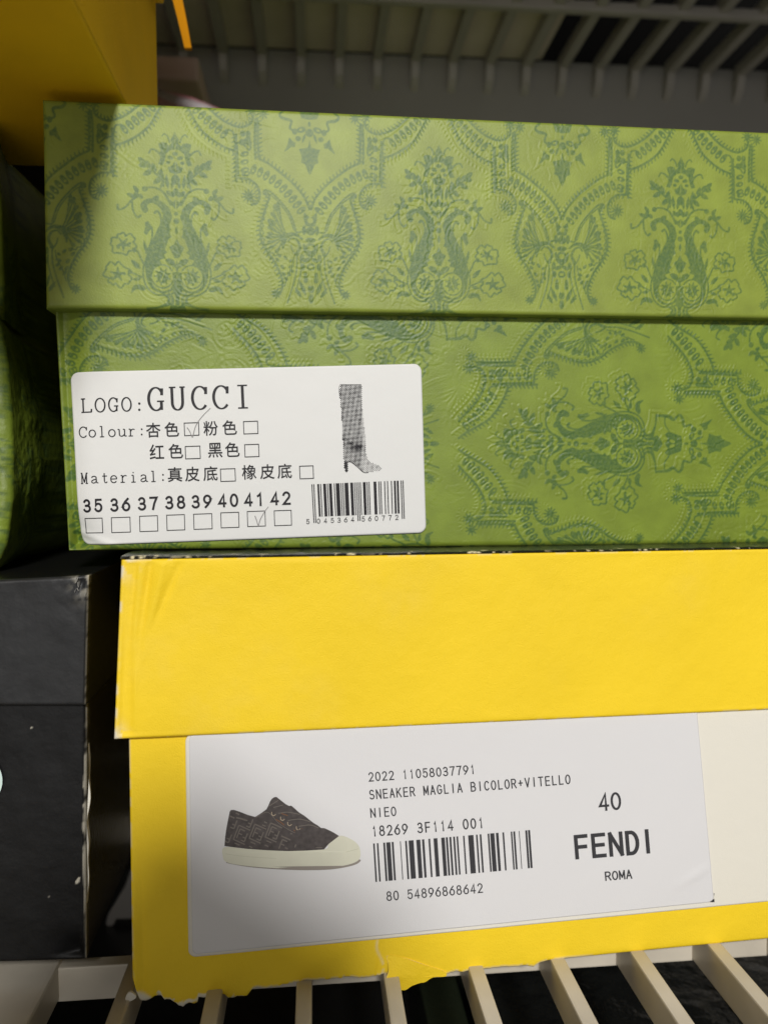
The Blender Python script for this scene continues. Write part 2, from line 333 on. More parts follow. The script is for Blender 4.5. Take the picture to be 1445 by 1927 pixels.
    for b in ((985, 960), (1035, 1045), (1065, 1160), (1085, 1240), (1060, 1325), (1010, 1355)):
        S(T2, [(932, 1222), ((932 + b[0]) / 2 + 6, (1222 + b[1]) / 2 + 3), b], [1.6, 1.8, 4.5]); E(T2, (b[0] + 6, b[1] - 6), 4.5, 3.2, math.atan2(b[1] - 1222, b[0] - 932))
    S(T2, [(862, 1160), (905, 1040), (985, 935), (1050, 875)], 2.0); S(T2, [(800, 1180), (835, 1185), (862, 1160)], 3)
    S(T2, [(815, 1400), (812, 1500), (838, 1610), (868, 1700)], 2.2); S(T2, [(870, 1400), (885, 1470), (930, 1560), (960, 1650)], 2.0)
    for c in ((930, 1420), (1000, 1440), (960, 1500), (985, 1400), (905, 1560), (935, 1600), (880, 1530), (950, 1560)): leaf(T2, c, (c[0] + 26, c[1] - 30), 6)
    P(T2, [(715, 1060), (770, 1010), (775, 1060), (760, 1130), (720, 1135)]); E(T2, (722, 1080), 4, 5, 0, 0)
    E(T2, (725, 1172), 7.5, 8); E(T2, (775, 1165), 4, 9); E(T2, (725, 1250), 9, 5); E(T2, (730, 1325), 9.5, 11); E(T2, (730, 1318), 4, 5, 0, 0); S(T2, [(780, 1290), (770, 1350), (730, 1390)], 4); E(T2, (760, 1420), 8, 4, .4); E(T2, (800, 1400), 4, 7)
    E(T2, (735, 1480), 6, 7); E(T2, (735, 1480), 2.5, 3, 0, 0); E(T2, (795, 1480), 4, 7); S(T2, [(845, 1390), (850, 1500), (880, 1620), (915, 1720), (940, 1790)], 2.6)
    S(T2, [(775, 1540), (775, 1600)], [6, 11, 8]); leaf(T2, (740, 1700), (745, 1640), 8); leaf(T2, (780, 1720), (830, 1600), 8); leaf(T2, (820, 1740), (870, 1660), 7); leaf(T2, (740, 1790), (742, 1710), 7)
    for c in ((900, 1430), (905, 1480), (890, 1480)): E(T2, c, 4, 2.6, .7)
    star(T2, (1035, 1715), 9)
    # -- arch over the crown
    thorn(T1, [(690, 20), (730, 70), (790, 170), (860, 278), (960, 360), (1060, 415), (1135, 440)], 1); thorn(T1, [(1150, 310), (1158, 500), (1165, 690)], 1)
    thorn(T1, [(830, 20), (880, 65), (960, 140), (1060, 210), (1180, 248), (1265, 215), (1290, 150)], -1)
    chain(T1, [(770, 60), (860, 155), (950, 228), (1030, 290), (1100, 345)]); S(T1, [(1080, 275), (1125, 290), (1145, 380), (1140, 440)], 3)
    for c in ((1205, 300), (1250, 300), (1235, 360), (1250, 340), (1200, 370), (1260, 375)): E(T1, c, 5, 6)
    S(T1, [(1150, 375), (1210, 385), (1260, 430), (1275, 400)], 3.4)
    for c in ((1225, 465), (1225, 530), (1230, 595), (1240, 625)): E(T1, c, 8.5, 5, -.3); E(T1, (c[0] + 8, c[1]), 3, 1.8, -.3, 0)
    thorn(T1, [(1305, 180), (1305, 350), (1315, 500)], -1)
    # -- fold the drawing into one repeat, columns half a drop apart
    tile = np.zeros((TH * RES, TW * RES), np.float32)
    for du, dv in ((0, 0), (TW / 2, TH / 2)):
        I = ((np.arange(C.a.shape[0]) + (C.v0 + dv) * RES) % (TH * RES)).astype(int); J = ((np.arange(C.a.shape[1]) + (C.u0 + du) * RES) % (TW * RES)).astype(int)
        for a0 in range(0, C.a.shape[1], 500):
            jj = J[a0:a0 + 500]; t = tile[np.ix_(I[:1600], jj)]; tile[np.ix_(I[:1600], jj)] = np.maximum(t, C.a[:1600, a0:a0 + 500])
            if len(I) > 1600: t = tile[np.ix_(I[1600:], jj)]; tile[np.ix_(I[1600:], jj)] = np.maximum(t, C.a[1600:, a0:a0 + 500])
    return tile
def blur(a, k):
    for ax in (0, 1):
        for _ in range(2): a = sum(np.roll(a, d, ax) for d in range(-k, k + 1)) / (2 * k + 1)
    return a
RAW = pattern(); TILE = sum(np.roll(np.roll(RAW, i, 0), j, 1) for i in (-1, 0, 1) for j in (-1, 0, 1)) / 9
EMB = blur(TILE, 1) - blur(TILE, 6)
def sample(T, u, v):
    x, y = (u * RES) % (TW * RES), (v * RES) % (TH * RES)
    i, j = np.floor(y).astype(int), np.floor(x).astype(int); fy, fx = y - i, x - j
    i %= T.shape[0]; j %= T.shape[1]; i1, j1 = (i + 1) % T.shape[0], (j + 1) % T.shape[1]
    return (T[i, j] * (1 - fx) + T[i, j1] * fx) * (1 - fy) + (T[i1, j] * (1 - fx) + T[i1, j1] * fx) * fy

# ------------------------------------------------------------------ carton faces
def front(plane, TL, TR, BL, BR, su, sv, depth, disp=None, attr=None, rad=.0012, bottom=None, under=None, ubot=None, back=None):
    """one dense front face with rounded edges, run back into a solid; returns verts, quads, attrs.
    TL.. are (u, v); su, sv = fractions of the columns and rows; ubot(u) = lower edge when it is torn"""
    s, t = np.meshgrid(su, sv)
    s_, t_ = s[..., None], t[..., None]
    top = TL + (TR - TL) * s_; bot = BL + (BR - BL) * s_
    if ubot is not None: bot = np.stack([bot[..., 0], ubot(bot[..., 0])], -1)
    uv = bot + (top - bot) * t_
    U, V = uv[..., 0], uv[..., 1]
    Ht = np.abs(top[..., 1] - bot[..., 1]); Wd = np.linalg.norm(TR - TL)
    e = np.minimum(np.minimum(t * Ht, (1 - t) * Ht), np.minimum(s, 1 - s) * Wd)
    q = np.clip(rad - e, 0, rad); D = -(rad - np.sqrt(np.maximum(rad * rad - q * q, 0)))
    if disp is not None: D = D + disp(U, V) * np.clip(e / .002, 0, 1)
    P = plane.xyz(U, V, D); h, w_ = U.shape
    idx = np.arange(h * w_).reshape(h, w_)
    quads = [np.stack([idx[:-1, :-1], idx[:-1, 1:], idx[1:, 1:], idx[1:, :-1]], -1).reshape(-1, 4)]
    rim = np.r_[idx[0, :], idx[1:, -1], idx[-1, ::-1][1:], idx[::-1, 0][1:-1]]
    v = P.reshape(-1, 3); vs = [v]; n = len(v)
    prev = rim
    for dep in (.0007, .004, depth):
        bk = v[rim] - plane.n * dep; vs.append(bk); ib = np.arange(len(rim)) + n; n += len(rim)
        quads.append(np.stack([prev, ib, np.roll(ib, -1), np.roll(prev, -1)], -1)); prev = ib
    cb = bk.mean(0); vs.append(cb[None]); 
    fan = np.stack([ib, np.full(len(ib), n), np.full(len(ib), n), np.roll(ib, -1)], -1)[:, [0, 1, 3]]
    at = {}
    for k, fn in (attr or {}).items():
        a = fn(U, V, s, t, e).ravel(); at[k] = np.r_[a, a[rim] * .3, 0 * a[rim], 0 * a[rim], 0]
    nf = len(quads[0])
    return np.vstack(vs), np.vstack(quads), fan, at, nf
def build_front(name, mats, parent, *a, side=0, **k):
    v, q, fan, at, nf = front(*a, **k)
    fc = np.vstack([q, np.c_[fan, fan[:, 2]]])
    me_faces = [tuple(f) for f in q[nf:]] + [tuple(f) for f in fan]
    # quads in one numpy block, back fan kept as thin quads split below
    fm = np.r_[np.zeros(nf, int), np.full(len(q) - nf, side)]
    o = make(name, v, q, mats, parent, True, fm, at)
    return o
def cols(width, dense_to, step, coarse=.004):
    a = np.arange(0, dense_to, step); b = np.arange(dense_to, width, coarse); return np.unique(np.clip(np.r_[a, b, width], 0, width)) / width
def rows(h, step): return np.linspace(0, 1, max(2, int(round(h / step)) + 1))
def ext(a, b, k): return a + (b - a) * k
STEP = 0.00027

# ------------------------------------------------------------------ lettering helpers
_gl = {}
def glyph(ch):
    if ch not in _gl:
        cu = bpy.data.curves.new('g', 'FONT'); cu.body = ch; cu.resolution_u = 4
        ob = bpy.data.objects.new('g', cu); COL.objects.link(ob)
        bpy.context.view_layer.update()
        ev = ob.evaluated_get(bpy.context.evaluated_depsgraph_get()); me = ev.to_mesh()
        v = np.array([p.co[:2] for p in me.vertices]).reshape(-1, 2); f = [tuple(p.vertices) for p in me.polygons]; ev.to_mesh_clear()
        bpy.data.objects.remove(ob); bpy.data.curves.remove(cu); _gl[ch] = (v, f)
    return _gl[ch]
def arc(cx, cy, rx, ry, a0, a1, n=22):
    t = np.radians(np.linspace(a0, a1, n)); return np.stack([cx + rx * np.cos(t), cy + ry * np.sin(t)], -1)
def _j(*a): return np.vstack([np.asarray(p, float).reshape(-1, 2) for p in a])
# even-stroke capitals and figures: x 0..1 over the width, y 0..1 over the height
SANS = {
    '0': [arc(.5, .5, .5, .5, 0, 360, 36)], 'O': [arc(.5, .5, .5, .5, 0, 360, 36)],
    '1': [_j((.0, .80), (.45, .88), (.75, 1), (.75, 0))],
    '2': [_j(arc(.5, .72, .46, .28, 165, -40, 18), (.05, 0), (1, 0))],
    '3': [_j(arc(.48, .75, .42, .25, 155, -90, 16)), _j(arc(.48, .26, .5, .26, 85, -155, 18)), [(.3, .51), (.5, .51)]],
    '4': [_j((1, .26), (0, .26), (.74, 1), (.74, 0))],
    '5': [_j((.92, 1), (.16, 1), (.09, .52), arc(.48, .33, .5, .33, 130, -155, 20))],
    '6': [_j((.80, 1), (.42, .78), arc(.5, .32, .5, .32, 150, 180, 4), arc(.5, .32, .5, .32, 180, 520, 30))],
    '7': [_j((0, 1), (1, 1), (.6, .5), (.38, 0))],
    '8': [arc(.5, .76, .40, .24, 0, 360, 26), arc(.5, .265, .5, .265, 0, 360, 30)],
    '9': [_j((.20, 0), (.58, .22), arc(.5, .68, .5, .32, -30, 0, 4), arc(.5, .68, .5, .32, 0, 340, 30))],
    'S': [_j(arc(.5, .745, .44, .255, 30, 260, 18), arc(.5, .26, .48, .26, 85, -150, 20))],
    'N': [_j((0, 0), (0, 1)), _j((0, 1), (1, 0)), _j((1, 0), (1, 1))], 'E': [_j((1, 1), (0, 1), (0, 0), (1, 0)), [(0, .52), (.9, .52)]],
    'F': [_j((1, 1), (0, 1), (0, 0)), [(0, .5), (.9, .5)]], 'A': [_j((0, 0), (.5, 1)), _j((.5, 1), (1, 0)), [(.17, .33), (.83, .33)]],
    'K': [[(0, 0), (0, 1)], [(.95, 1), (0, .42)], [(.3, .6), (1, 0)]], 'R': [_j((0, 0), (0, 1), (.5, 1), arc(.52, .745, .42, .255, 90, -90, 14), (0, .49)), [(.5, .49), (1, 0)]],
    'M': [[(0, 0), (0, 1)], [(0, 1), (.5, .2)], [(.5, .2), (1, 1)], [(1, 1), (1, 0)]], 'G': [_j(arc(.5, .5, .5, .5, 38, 320, 28), (.97, .2), (.97, .46)), [(.55, .46), (.99, .46)]],
    'L': [_j((0, 1), (0, 0), (1, 0))], 'I': [[(.5, 1), (.5, 0)]], 'C': [arc(.52, .5, .52, .5, 42, 318, 28)], 'V': [[(0, 1), (.5, 0)], [(.5, 0), (1, 1)]], 'T': [[(0, 1), (1, 1)], [(.5, 1), (.5, 0)]],
    'B': [_j((0, 0), (0, 1), (.5, 1), arc(.5, .755, .40, .245, 90, -90, 12), (0, .51)), _j((.5, .51), arc(.52, .255, .48, .255, 90, -90, 14), (0, 0))],
    'D': [_j((0, 0), (0, 1), (.35, 1), arc(.38, .5, .62, .5, 90, -90, 20), (0, 0))], '+': [[(0, .5), (1, .5)], [(.5, .78), (.5, .22)]],
}
class Print:
    """flat printing on a plane: everything is given in photograph pixels and laid on the plane"""
    def __init__(s, plane, off, disp=None): s.p, s.off, s.disp, s.v, s.f, s.m = plane, off, disp, [], [], []
    def add(s, px, faces, mi=0, lift=0.0):
        uv = s.p.uvs(px); d = s.off + lift + (s.disp(uv[:, 0], uv[:, 1]) if s.disp else 0)
        b = len(s.v); s.v += [tuple(q) for q in s.p.xyz(uv[:, 0], uv[:, 1], d)]; s.f += [tuple(b + i for i in f) for f in faces]; s.m += [mi] * len(faces)
    def quad(s, a, b, c, d, mi=0, lift=0.0): s.add([a, b, c, d], [(0, 1, 2, 3)], mi, lift)
    def poly(s, pts, mi=0, lift=0.0):
        from mathutils.geometry import tessellate_polygon
        tri = tessellate_polygon([[Vector((x, -y, 0)) for x, y in pts]]); s.add(pts, tri, mi, lift)
    def line(s, pts, wd, mi=0, lift=0.0):
        pts = np.asarray(pts, float); wd = np.broadcast_to(np.asarray(wd, float), (len(pts),)) if np.ndim(wd) == 0 else np.interp(np.linspace(0, 1, len(pts)), np.linspace(0, 1, len(wd)), wd)
        t = np.gradient(pts, axis=0); t /= np.maximum(np.linalg.norm(t, axis=1, keepdims=True), 1e-9); n = np.stack([-t[:, 1], t[:, 0]], -1)
        a, b = pts + n * wd[:, None] / 2, pts - n * wd[:, None] / 2; k = len(pts)
        s.add(np.vstack([a, b]), [(i, i + 1, k + i + 1, k + i) for i in range(k - 1)], mi, lift)
    def rect(s, x0, y0, x1, y1, sl, wd, lean=0.0):     # a printed box outline; sl = slope of its horizontals
        a, b = np.array((x0, y0)), np.array((x1, y0 + sl * (x1 - x0))); dn = np.array((lean, 1)) * (y1 - y0); c, d = b + dn, a + dn
        e = (b - a) / np.linalg.norm(b - a) * wd / 2
        for p, q in ((a - e, b + e), (d - e, c + e)): s.line(p + (q - p) * np.linspace(0, 1, 9)[:, None], wd)
        for p, q in ((a, d), (b, c)): s.line(p + (q - p) * np.linspace(.03, .97, 7)[:, None], wd)
    def glyph(s, ch, x, y, wd, ht, sl=0.0, up=0.0, ref=None, bold=0.0, mi=0):
        """ch with its lower left at (x, y); wd wide, ht tall in pixels; sl slope of the line, up sideways lean of the uprights"""
        v, f = glyph(ch)
        if len(v) == 0: return
        lo, hi = v.min(0), v.max(0)
        if ref: lo = np.array((lo[0], 0.0)); hi = np.array((hi[0], ref))
        q = (v - lo) / np.maximum(hi - lo, 1e-6); q = np.stack([q[:, 0] * wd, q[:, 1] * ht], -1)
        px = np.stack([x + q[:, 0] + up * q[:, 1], y + q[:, 0] * sl - q[:, 1]], -1)
        for dx, dy in ([(0, 0)] if not bold else [(-bold, 0), (bold, 0), (0, bold), (0, -bold)]): s.add(px + (dx, dy), f, mi, .000004 * (dx + 2 * dy) / max(bold, .01) if bold else 0)
    def sans(s, ch, x, y, wd, ht, sl, up, pen, mi=0):
        """ch drawn with an even pen inside the box that starts at the lower left (x, y)"""
        h = pen / 2
        for n_, st in enumerate(SANS[ch]):
            st = np.asarray(st, float); X = h + st[:, 0] * (wd - pen); Y = h + st[:, 1] * (ht - pen)
            q = np.stack([x + X + up * Y, y + X * sl - Y], -1); k = len(q); closed = np.allclose(q[0], q[-1])
            d = np.diff(q, axis=0); d /= np.maximum(np.linalg.norm(d, axis=1, keepdims=True), 1e-9); n = np.stack([-d[:, 1], d[:, 0]], -1)
            na = np.vstack([n[-1:] if closed else n[:1], n]); nb = np.vstack([n, n[:1] if closed else n[-1:]]); m = na + nb; m /= np.maximum(np.linalg.norm(m, axis=1, keepdims=True), 1e-9)
            m /= np.maximum((m * na).sum(1, keepdims=True), .45)
            if not closed: q = q.copy(); q[0] -= d[0] * h * .9; q[-1] += d[-1] * h * .9
            s.add(np.vstack([q + m * h, q - m * h]), [(i, i + 1, k + i + 1, k + i) for i in range(k - 1)], mi, n_ * .000003)
    def mono(s, txt, x, y, pitch, ht, sl, up, fill=.78, pen=2.15):
        k = {'I': .22, '1': .42, '+': .86, 'M': 1.0, 'L': .86, 'F': .9, 'E': .92}
        for i, ch in enumerate(txt):
            if ch == ' ': continue
            w_ = max(pitch * fill * k.get(ch, 1.0), pen * 1.05); cx = x + pitch * (i + .5) - w_ / 2
            s.sans(ch, cx, y + (cx - x) * sl, w_, ht, sl, up, pen)
    def build(s, name, mats, parent): return make(name, s.v, s.f, mats, parent, False, s.m)
# slab-serif letters as pen strokes: x 0..1 over the width, y 0..1 over the height
SERIF = {
    'L': [[(.2, 1), (.2, 0)], [(0, .985), (.42, .985)], [(0, .02), (.97, .02)], [(.97, 0), (1, .24)]],
    'O': [arc(.5, .5, .47, .49, 0, 361, 40)],
    'G': [np.vstack([arc(.52, .5, .47, .49, 40, 200), arc(.52, .5, .47, .49, 200, 318)]), [(.86, .03), (.86, .40)], [(.58, .40), (1.04, .40)], [(.90, .66), (.92, .95)]],
    'U': [np.vstack([[(.18, .98), (.18, .35)], arc(.5, .31, .32, .30, 188, 352), [(.83, .35), (.83, .98)]]), [(0, .985), (.42, .985)], [(.66, .985), (1, .985)]],
    'C': [arc(.53, .5, .50, .49, 38, 320, 34), [(.93, .66), (.95, .96)]],
    'I': [[(.5, 1), (.5, 0)], [(.08, .985), (.92, .985)], [(.08, .015), (.92, .015)]],
    'M': [[(.16, .98), (.16, 0)], [(.16, .98), (.5, .1)], [(.5, .1), (.82, .98)], [(.82, .98), (.82, 0)], [(0, .985), (.25, .985)], [(.75, .985), (1, .985)], [(0, .015), (.32, .015)], [(.66, .015), (1, .015)]],
    'o': [arc(.5, .34, .46, .33, 0, 361, 30)],
    'l': [[(.5, 1.02), (.5, .015)], [(.12, .985), (.5, .985)], [(.08, .015), (.92, .015)]],
    'u': [np.vstack([[(.2, .66), (.2, .2)], arc(.44, .2, .24, .18, 190, 300), [(.74, .16)]]), [(.78, .67), (.78, .02)], [(.02, .66), (.2, .66)], [(.6, .66), (.78, .66)], [(.78, .02), (1, .03)]],
    'r': [[(.32, .66), (.32, .015)], [(.08, .66), (.32, .66)], [(.04, .015), (.66, .015)], [(.32, .42), (.5, .60), (.72, .66), (.94, .60)]],
    'a': [np.vstack([[(.14, .52)], arc(.44, .5, .30, .16, 150, 20), [(.74, .2), (.80, .05), (1, .03)]]), [(.74, .38), (.4, .34), (.16, .24), (.12, .12), (.3, .02), (.55, .05), (.74, .18)]],
    't': [[(.42, .92), (.42, .2), (.52, .04), (.72, .02), (.92, .12)], [(.06, .65), (.9, .65)]],
    'e': [np.vstack([[(.06, .36), (.92, .36)], arc(.5, .36, .43, .31, 10, 200), arc(.5, .34, .43, .33, 200, 325)])],
    'i': [[(.5, .66), (.5, .015)], [(.14, .66), (.5, .66)], [(.06, .015), (.94, .015)], [(.5, .86), (.5, .96)]],
}
def serif(pr, ch, x, y, wd, ht, sl, up, thick, thin):
    for st in SERIF[ch]:
        st = np.asarray(st, float)
        if len(st) == 2: st = np.array([st[0], (st[0] + st[1]) / 2, st[1]])
        q = np.stack([x + st[:, 0] * wd + up * st[:, 1] * ht, y + st[:, 0] * wd * sl - st[:, 1] * ht], -1)
        t = np.gradient(q, axis=0); t /= np.maximum(np.linalg.norm(t, axis=1, keepdims=True), 1e-9)
        wds = thin + (thick - thin) * np.abs(t[:, 1]) ** 1.6
        n = np.stack([-t[:, 1], t[:, 0]], -1); k = len(q); a, b = q + n * wds[:, None] / 2, q - n * wds[:, None] / 2
        pr.add(np.vstack([a, b]), [(i, i + 1, k + i + 1, k + i) for i in range(k - 1)])
def colon(pr, x, y, ht, r):
    for dy in (.10, .55): pr.poly([(x + r * math.cos(a), y - ht * dy + r * math.sin(a)) for a in np.linspace(0, 6.28, 9)[:-1]])
def ean(code):
    Lc = '0001101 0011001 0010011 0111101 0100011 0110001 0101111 0111011 0110111 0001011'.split()
    par = 'LLLLLL LLGLGG LLGGLG LLGGGL LGLLGG LGGLLG LGGGLL LGLGLG LGLGGL LGGLGL'.split()[int(code[0])]
    inv = lambda s: ''.join('10'[int(c)] for c in s)
    left = ''.join(Lc[int(c)] if k == 'L' else inv(Lc[int(c)])[::-1] for c, k in zip(code[1:7], par))
    return '101' + left + '01010' + ''.join(inv(Lc[int(c)]) for c in code[7:]) + '101'
def sheet(plane, outline_px, thick, off, mat_, name, parent, disp=None, n=60, rpx=0):
    """a paper sheet with thickness: outline in pixels, gridded inside so that it can bend"""
    TLp, TRp, BRp, BLp = [np.array(p, float) for p in outline_px]
    uv = lambda p: plane.uv(*p)
    A, B, Cc, Dd = uv(TLp), uv(TRp), uv(BRp), uv(BLp)
    W, H = np.linalg.norm(B - A), np.linalg.norm(A - Dd); r = rpx * .24 / F
    nu, nv = n, max(8, int(n * H / W)); su = np.linspace(0, 1, nu); sv = np.linspace(0, 1, nv)
    if r: su = np.unique(np.r_[su, r / W * np.linspace(0, 1, 6), 1 - r / W * np.linspace(0, 1, 6)]); sv = np.unique(np.r_[sv, r / H * np.linspace(0, 1, 6), 1 - r / H * np.linspace(0, 1, 6)])
    s, t = np.meshgrid(su, sv)
    if r:   # pull the corner squares in to a quarter circle
        x, y = s * W, t * H
        dx = np.where(x < r, r - x, np.where(x > W - r, x - (W - r), 0)); dy = np.where(y < r, r - y, np.where(y > H - r, y - (H - r), 0))
        m = (dx > 0) & (dy > 0); hyp = np.hypot(dx, dy); k = np.where(m, np.maximum(dx, dy) / np.maximum(hyp, 1e-9), 1)
        x = x + np.where(m, np.sign(W / 2 - x) * dx * (1 - k), 0); y = y + np.where(m, np.sign(H / 2 - y) * dy * (1 - k), 0); s, t = x / W, y / H
    uvg = (Dd + (Cc - Dd) * s[..., None]) * (1 - t[..., None]) + (A + (B - A) * s[..., None]) * t[..., None]
    U, V = uvg[..., 0], uvg[..., 1]; D = off + (disp(U, V) if disp else 0)
    P = plane.xyz(U, V, D); Q = plane.xyz(U, V, D - thick); h, w_ = U.shape; idx = np.arange(h * w_).reshape(h, w_)
    rim = np.r_[idx[0, :], idx[1:, -1], idx[-1, ::-1][1:], idx[::-1, 0][1:-1]]; nn = h * w_
    q = [np.stack([idx[:-1, :-1], idx[:-1, 1:], idx[1:, 1:], idx[1:, :-1]], -1).reshape(-1, 4), np.stack([rim, nn + np.arange(len(rim)), nn + np.roll(np.arange(len(rim)), -1), np.roll(rim, -1)], -1)]
    return make(name, np.vstack([P.reshape(-1, 3), Q.reshape(-1, 3)[rim]]), np.vstack(q), mat_, parent, False)

# ================================================================== the shoe rack
SP = 0.0272
def rack(name, z, y0, y1, xs, label, fr_y, m, wid=.0048, hgt=.012, drop=.0125):
    r = empty(name, (0.1, y1, z), label, 'rack shelf')
    for x in xs:
        b = MB().span(np.array((x - wid / 2, y0, z - hgt)), np.array((x + wid / 2, y1, z)), .0007); b.build('slat', m, r, False)
    for y in fr_y:
        MB().span(np.array((xs[0] - .03, y, z - drop)), np.array((xs[-1] + .03, y + .005, z - .0012 - (.0035 if drop < .012 else 0))), .0006).build('crossbar', m, r)
    return r
xs = [-0.0590 + SP * k for k in range(13)]
low = rack('rack_shelf', 0, .120, .515, xs, 'beige slatted plastic rack shelf carrying the stacked boxes', (.2495, .36, .46), RACK)
MB().span(np.array((-.36, .115, -.012)), np.array((-.0835, .515, .0003)), .0012).build('side_plate', RACK, low)
# slanted bracket under the shelf seen in the gap, and back ribs
TOPZ = CAMZ + .2715
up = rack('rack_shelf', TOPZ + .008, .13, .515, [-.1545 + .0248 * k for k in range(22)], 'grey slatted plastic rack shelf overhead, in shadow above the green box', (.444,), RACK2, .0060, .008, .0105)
for k in range(22):
    x = -.1545 + .0248 * k; v, y = [], .519
    pr = [(y - .0085, TOPZ), (y - .0080, TOPZ - .003), (y - .0060, TOPZ - .009), (y - .0028, TOPZ - .0130), (y, TOPZ - .0150), (y, TOPZ)]
    b = MB(); n = len(pr)
    b.add([(x - .0026, p[0], p[1]) for p in pr] + [(x + .0026, p[0], p[1]) for p in pr], [tuple(range(n))[::-1], tuple(range(n, 2 * n))] + [(i, (i + 1) % n, n + (i + 1) % n, n + i) for i in range(n)])
    b.build('rib', RACK2, up)
wall = MB().span(np.array((-.6, .519, -.5)), np.array((.8, .535, TOPZ + .0079))).build('back_wall', WALLM); wall['kind'] = 'structure'
for nm_, a_, b_ in (('closet_side', (-.36, -.02, -.5), (-.345, .70, .9)), ('closet_side', (.62, -.02, -.5), (.635, .70, .9)), ('closet_ceiling', (-.36, -.02, .9), (.635, .72, .915))):
    o = MB().span(np.array(a_), np.array(b_)).build(nm_, WALLM); o['kind'] = 'structure'
wall2 = MB().span(np.array((-.6, .700, -.5)), np.array((.8, .72, .8))).build('closet_wall', BLACK_TOP); wall2['kind'] = 'structure'
fl = MB().span(np.array((-.6, -.05, -.52)), np.array((.8, .72, -.5))).build('closet_floor', BLACK_TOP); fl['kind'] = 'structure'
# what lies on the overhead shelf
o = MB().span(np.array((-.24, .33, TOPZ + .0082)), np.array((.155, .5187, TOPZ + .30)), .002).build('cardboard_box', BROWN)
o['label'] = 'dim brown grey carton lying on the overhead slats'; o['category'] = 'carton'

o = MB().span(np.array((-.335, .15, TOPZ + .0082)), np.array((.09, .318, TOPZ + .19)), .002).build('blocker_box', BLACK_TOP)  # added out of view to keep lamp light off the back wall
o['label'] = 'unseen dark box added to block light over the overhead shelf, before the carton'; o['category'] = 'box'
o = MB().span(np.array((.10, .15, TOPZ + .0082)), np.array((.60, .43, TOPZ + .24)), .002).build('blocker_box', BLACK_TOP)  # second added box, blocks lamp light coming over the shelf
o['label'] = 'unseen wide black box added to block light above the overhead slats at upper right'; o['category'] = 'box'
# ================================================================== big green shoe box
PL = Plane(.2440, 2.1); PB = Plane(.2480, 2.1)
gl = empty('shoe_box', PB.xyz(np.array(.03), np.array(CAMZ - .0225), -.1), 'large green damask boot box with white size sticker, stacked on yellow box', 'shoe box')
def damask(cu, cv, k, rot=False, seed=3):
    """pattern around the point (cu, cv) = tip of a crown, k = metres per drawing unit"""
    def tilec(U, V):
        a, b = (U - cu) / k, (cv - V) / k
        return (b, a) if rot else (a, b)      # turned a quarter on the base
    def ink(U, V, s, t, e):
        a, b = tilec(U, V); m = sample(TILE, a, b)
        wv = fbm(U, V, .012, seed); fine = vnoise(U / .0005, V / .0005, seed + 9)
        return np.clip(m * (.78 + .35 * wv) * (.62 + .48 * fine), 0, 1)
    def disp(U, V):
        a, b = tilec(U, V); wob = fbm(U, V, .03, seed + 2) * 14
        h = sample(EMB, a + 9 + .25 * wob, b - 12) * np.clip(fbm(U, V, .03, seed + 5) * 2.2 - .5, 0, 1.2)
        h2 = sample(EMB, a * .8 + 200, b * .8 + 333 + wob) * np.clip(fbm(U, V, .018, seed + 6) * 3 - 1.2, 0, 1)
        return .00014 * h + .00009 * h2 + .00003 * (fbm(U, V, .006, seed + 7) - .5) + .0006 * (fbm(U, V, .05, seed + 8) - .5)
    return ink, disp
tip = PL.uv(1281, 294); k1 = abs(PL.uv(1281, 580)[1] - tip[1]) / 305.0
inkL, dispL = damask(tip[0], tip[1], k1)
TL, TR, BL, BR = PL.uvs([(79, 185), (1445, 247.5), (86, 580), (1445, 600)])
TR, BR = ext(TL, TR, 1.22), ext(BL, BR, 1.22); W = np.linalg.norm(TR - TL)
def edge_tint(U, V, s, t, e): return np.clip((.0012 - e) / .0012, 0, 1) * .35 + np.clip(fbm(U, V, .006, 91) * 2 - 1.35, 0, 1) * np.clip((.006 - e) / .006, 0, 1) * .5
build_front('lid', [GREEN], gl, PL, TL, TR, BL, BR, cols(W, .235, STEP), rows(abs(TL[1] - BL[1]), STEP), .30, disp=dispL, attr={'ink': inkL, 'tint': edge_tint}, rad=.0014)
tip = PB.uv(926, 835); k2 = abs(PB.uv(1213, 835)[0] - tip[0]) / 305.0
inkB, dispB0 = damask(tip[0], tip[1], k2, True, 23)
# for the turned pattern the drop runs to the right along u
def inkB(U, V, s, t, e, _t=tip, k=k2):
    m = sample(TILE, (V - _t[1]) / k, (U - _t[0]) / k); wv = fbm(U, V, .012, 23); fine = vnoise(U / .0005, V / .0005, 32)
    return np.clip(m * (.78 + .35 * wv) * (.62 + .48 * fine), 0, 1)
lab_c = PB.uv(470, 860)
corner = PB.uv(128, 1030)
def dispB(U, V, _t=tip, k=k2):
    a, b = (V - _t[1]) / k, (U - _t[0]) / k; wob = fbm(U, V, .03, 25) * 14
    h = sample(EMB, a - 10 + .25 * wob, b + 13) * np.clip(fbm(U, V, .03, 28) * 2.2 - .35, .15, 1.2); h2 = sample(EMB, a * .8 + 120, b * .8 + 233 + wob) * np.clip(fbm(U, V, .018, 29) * 3 - 1.0, 0, 1)
    return .00019 * h + .00010 * h2 + .00003 * (fbm(U, V, .006, 30) - .5)+ bend(U, V)
def bend(U, V):
    d = np.hypot(U - corner[0], V - corner[1])
    du, dv = U - corner[0], V - corner[1]
    return -.0045 * np.exp(-(d / .008) ** 2) - .0022 * np.exp(-((du) / .0045) ** 2) + .0005 * (fbm(U, V, .06, 31) - .5) + .0006 * np.exp(-((dv - .006 + du * .42) / .0012) ** 2) * np.clip(1 - d / .03, 0, 1)
TL, TR, BL, BR = PB.uvs([(99, 545), (1445, 565), (127, 1037), (1445, 1025)])
TR, BR = ext(TL, TR, 1.20), ext(BL, BR, 1.20); W = np.linalg.norm(TR - TL)
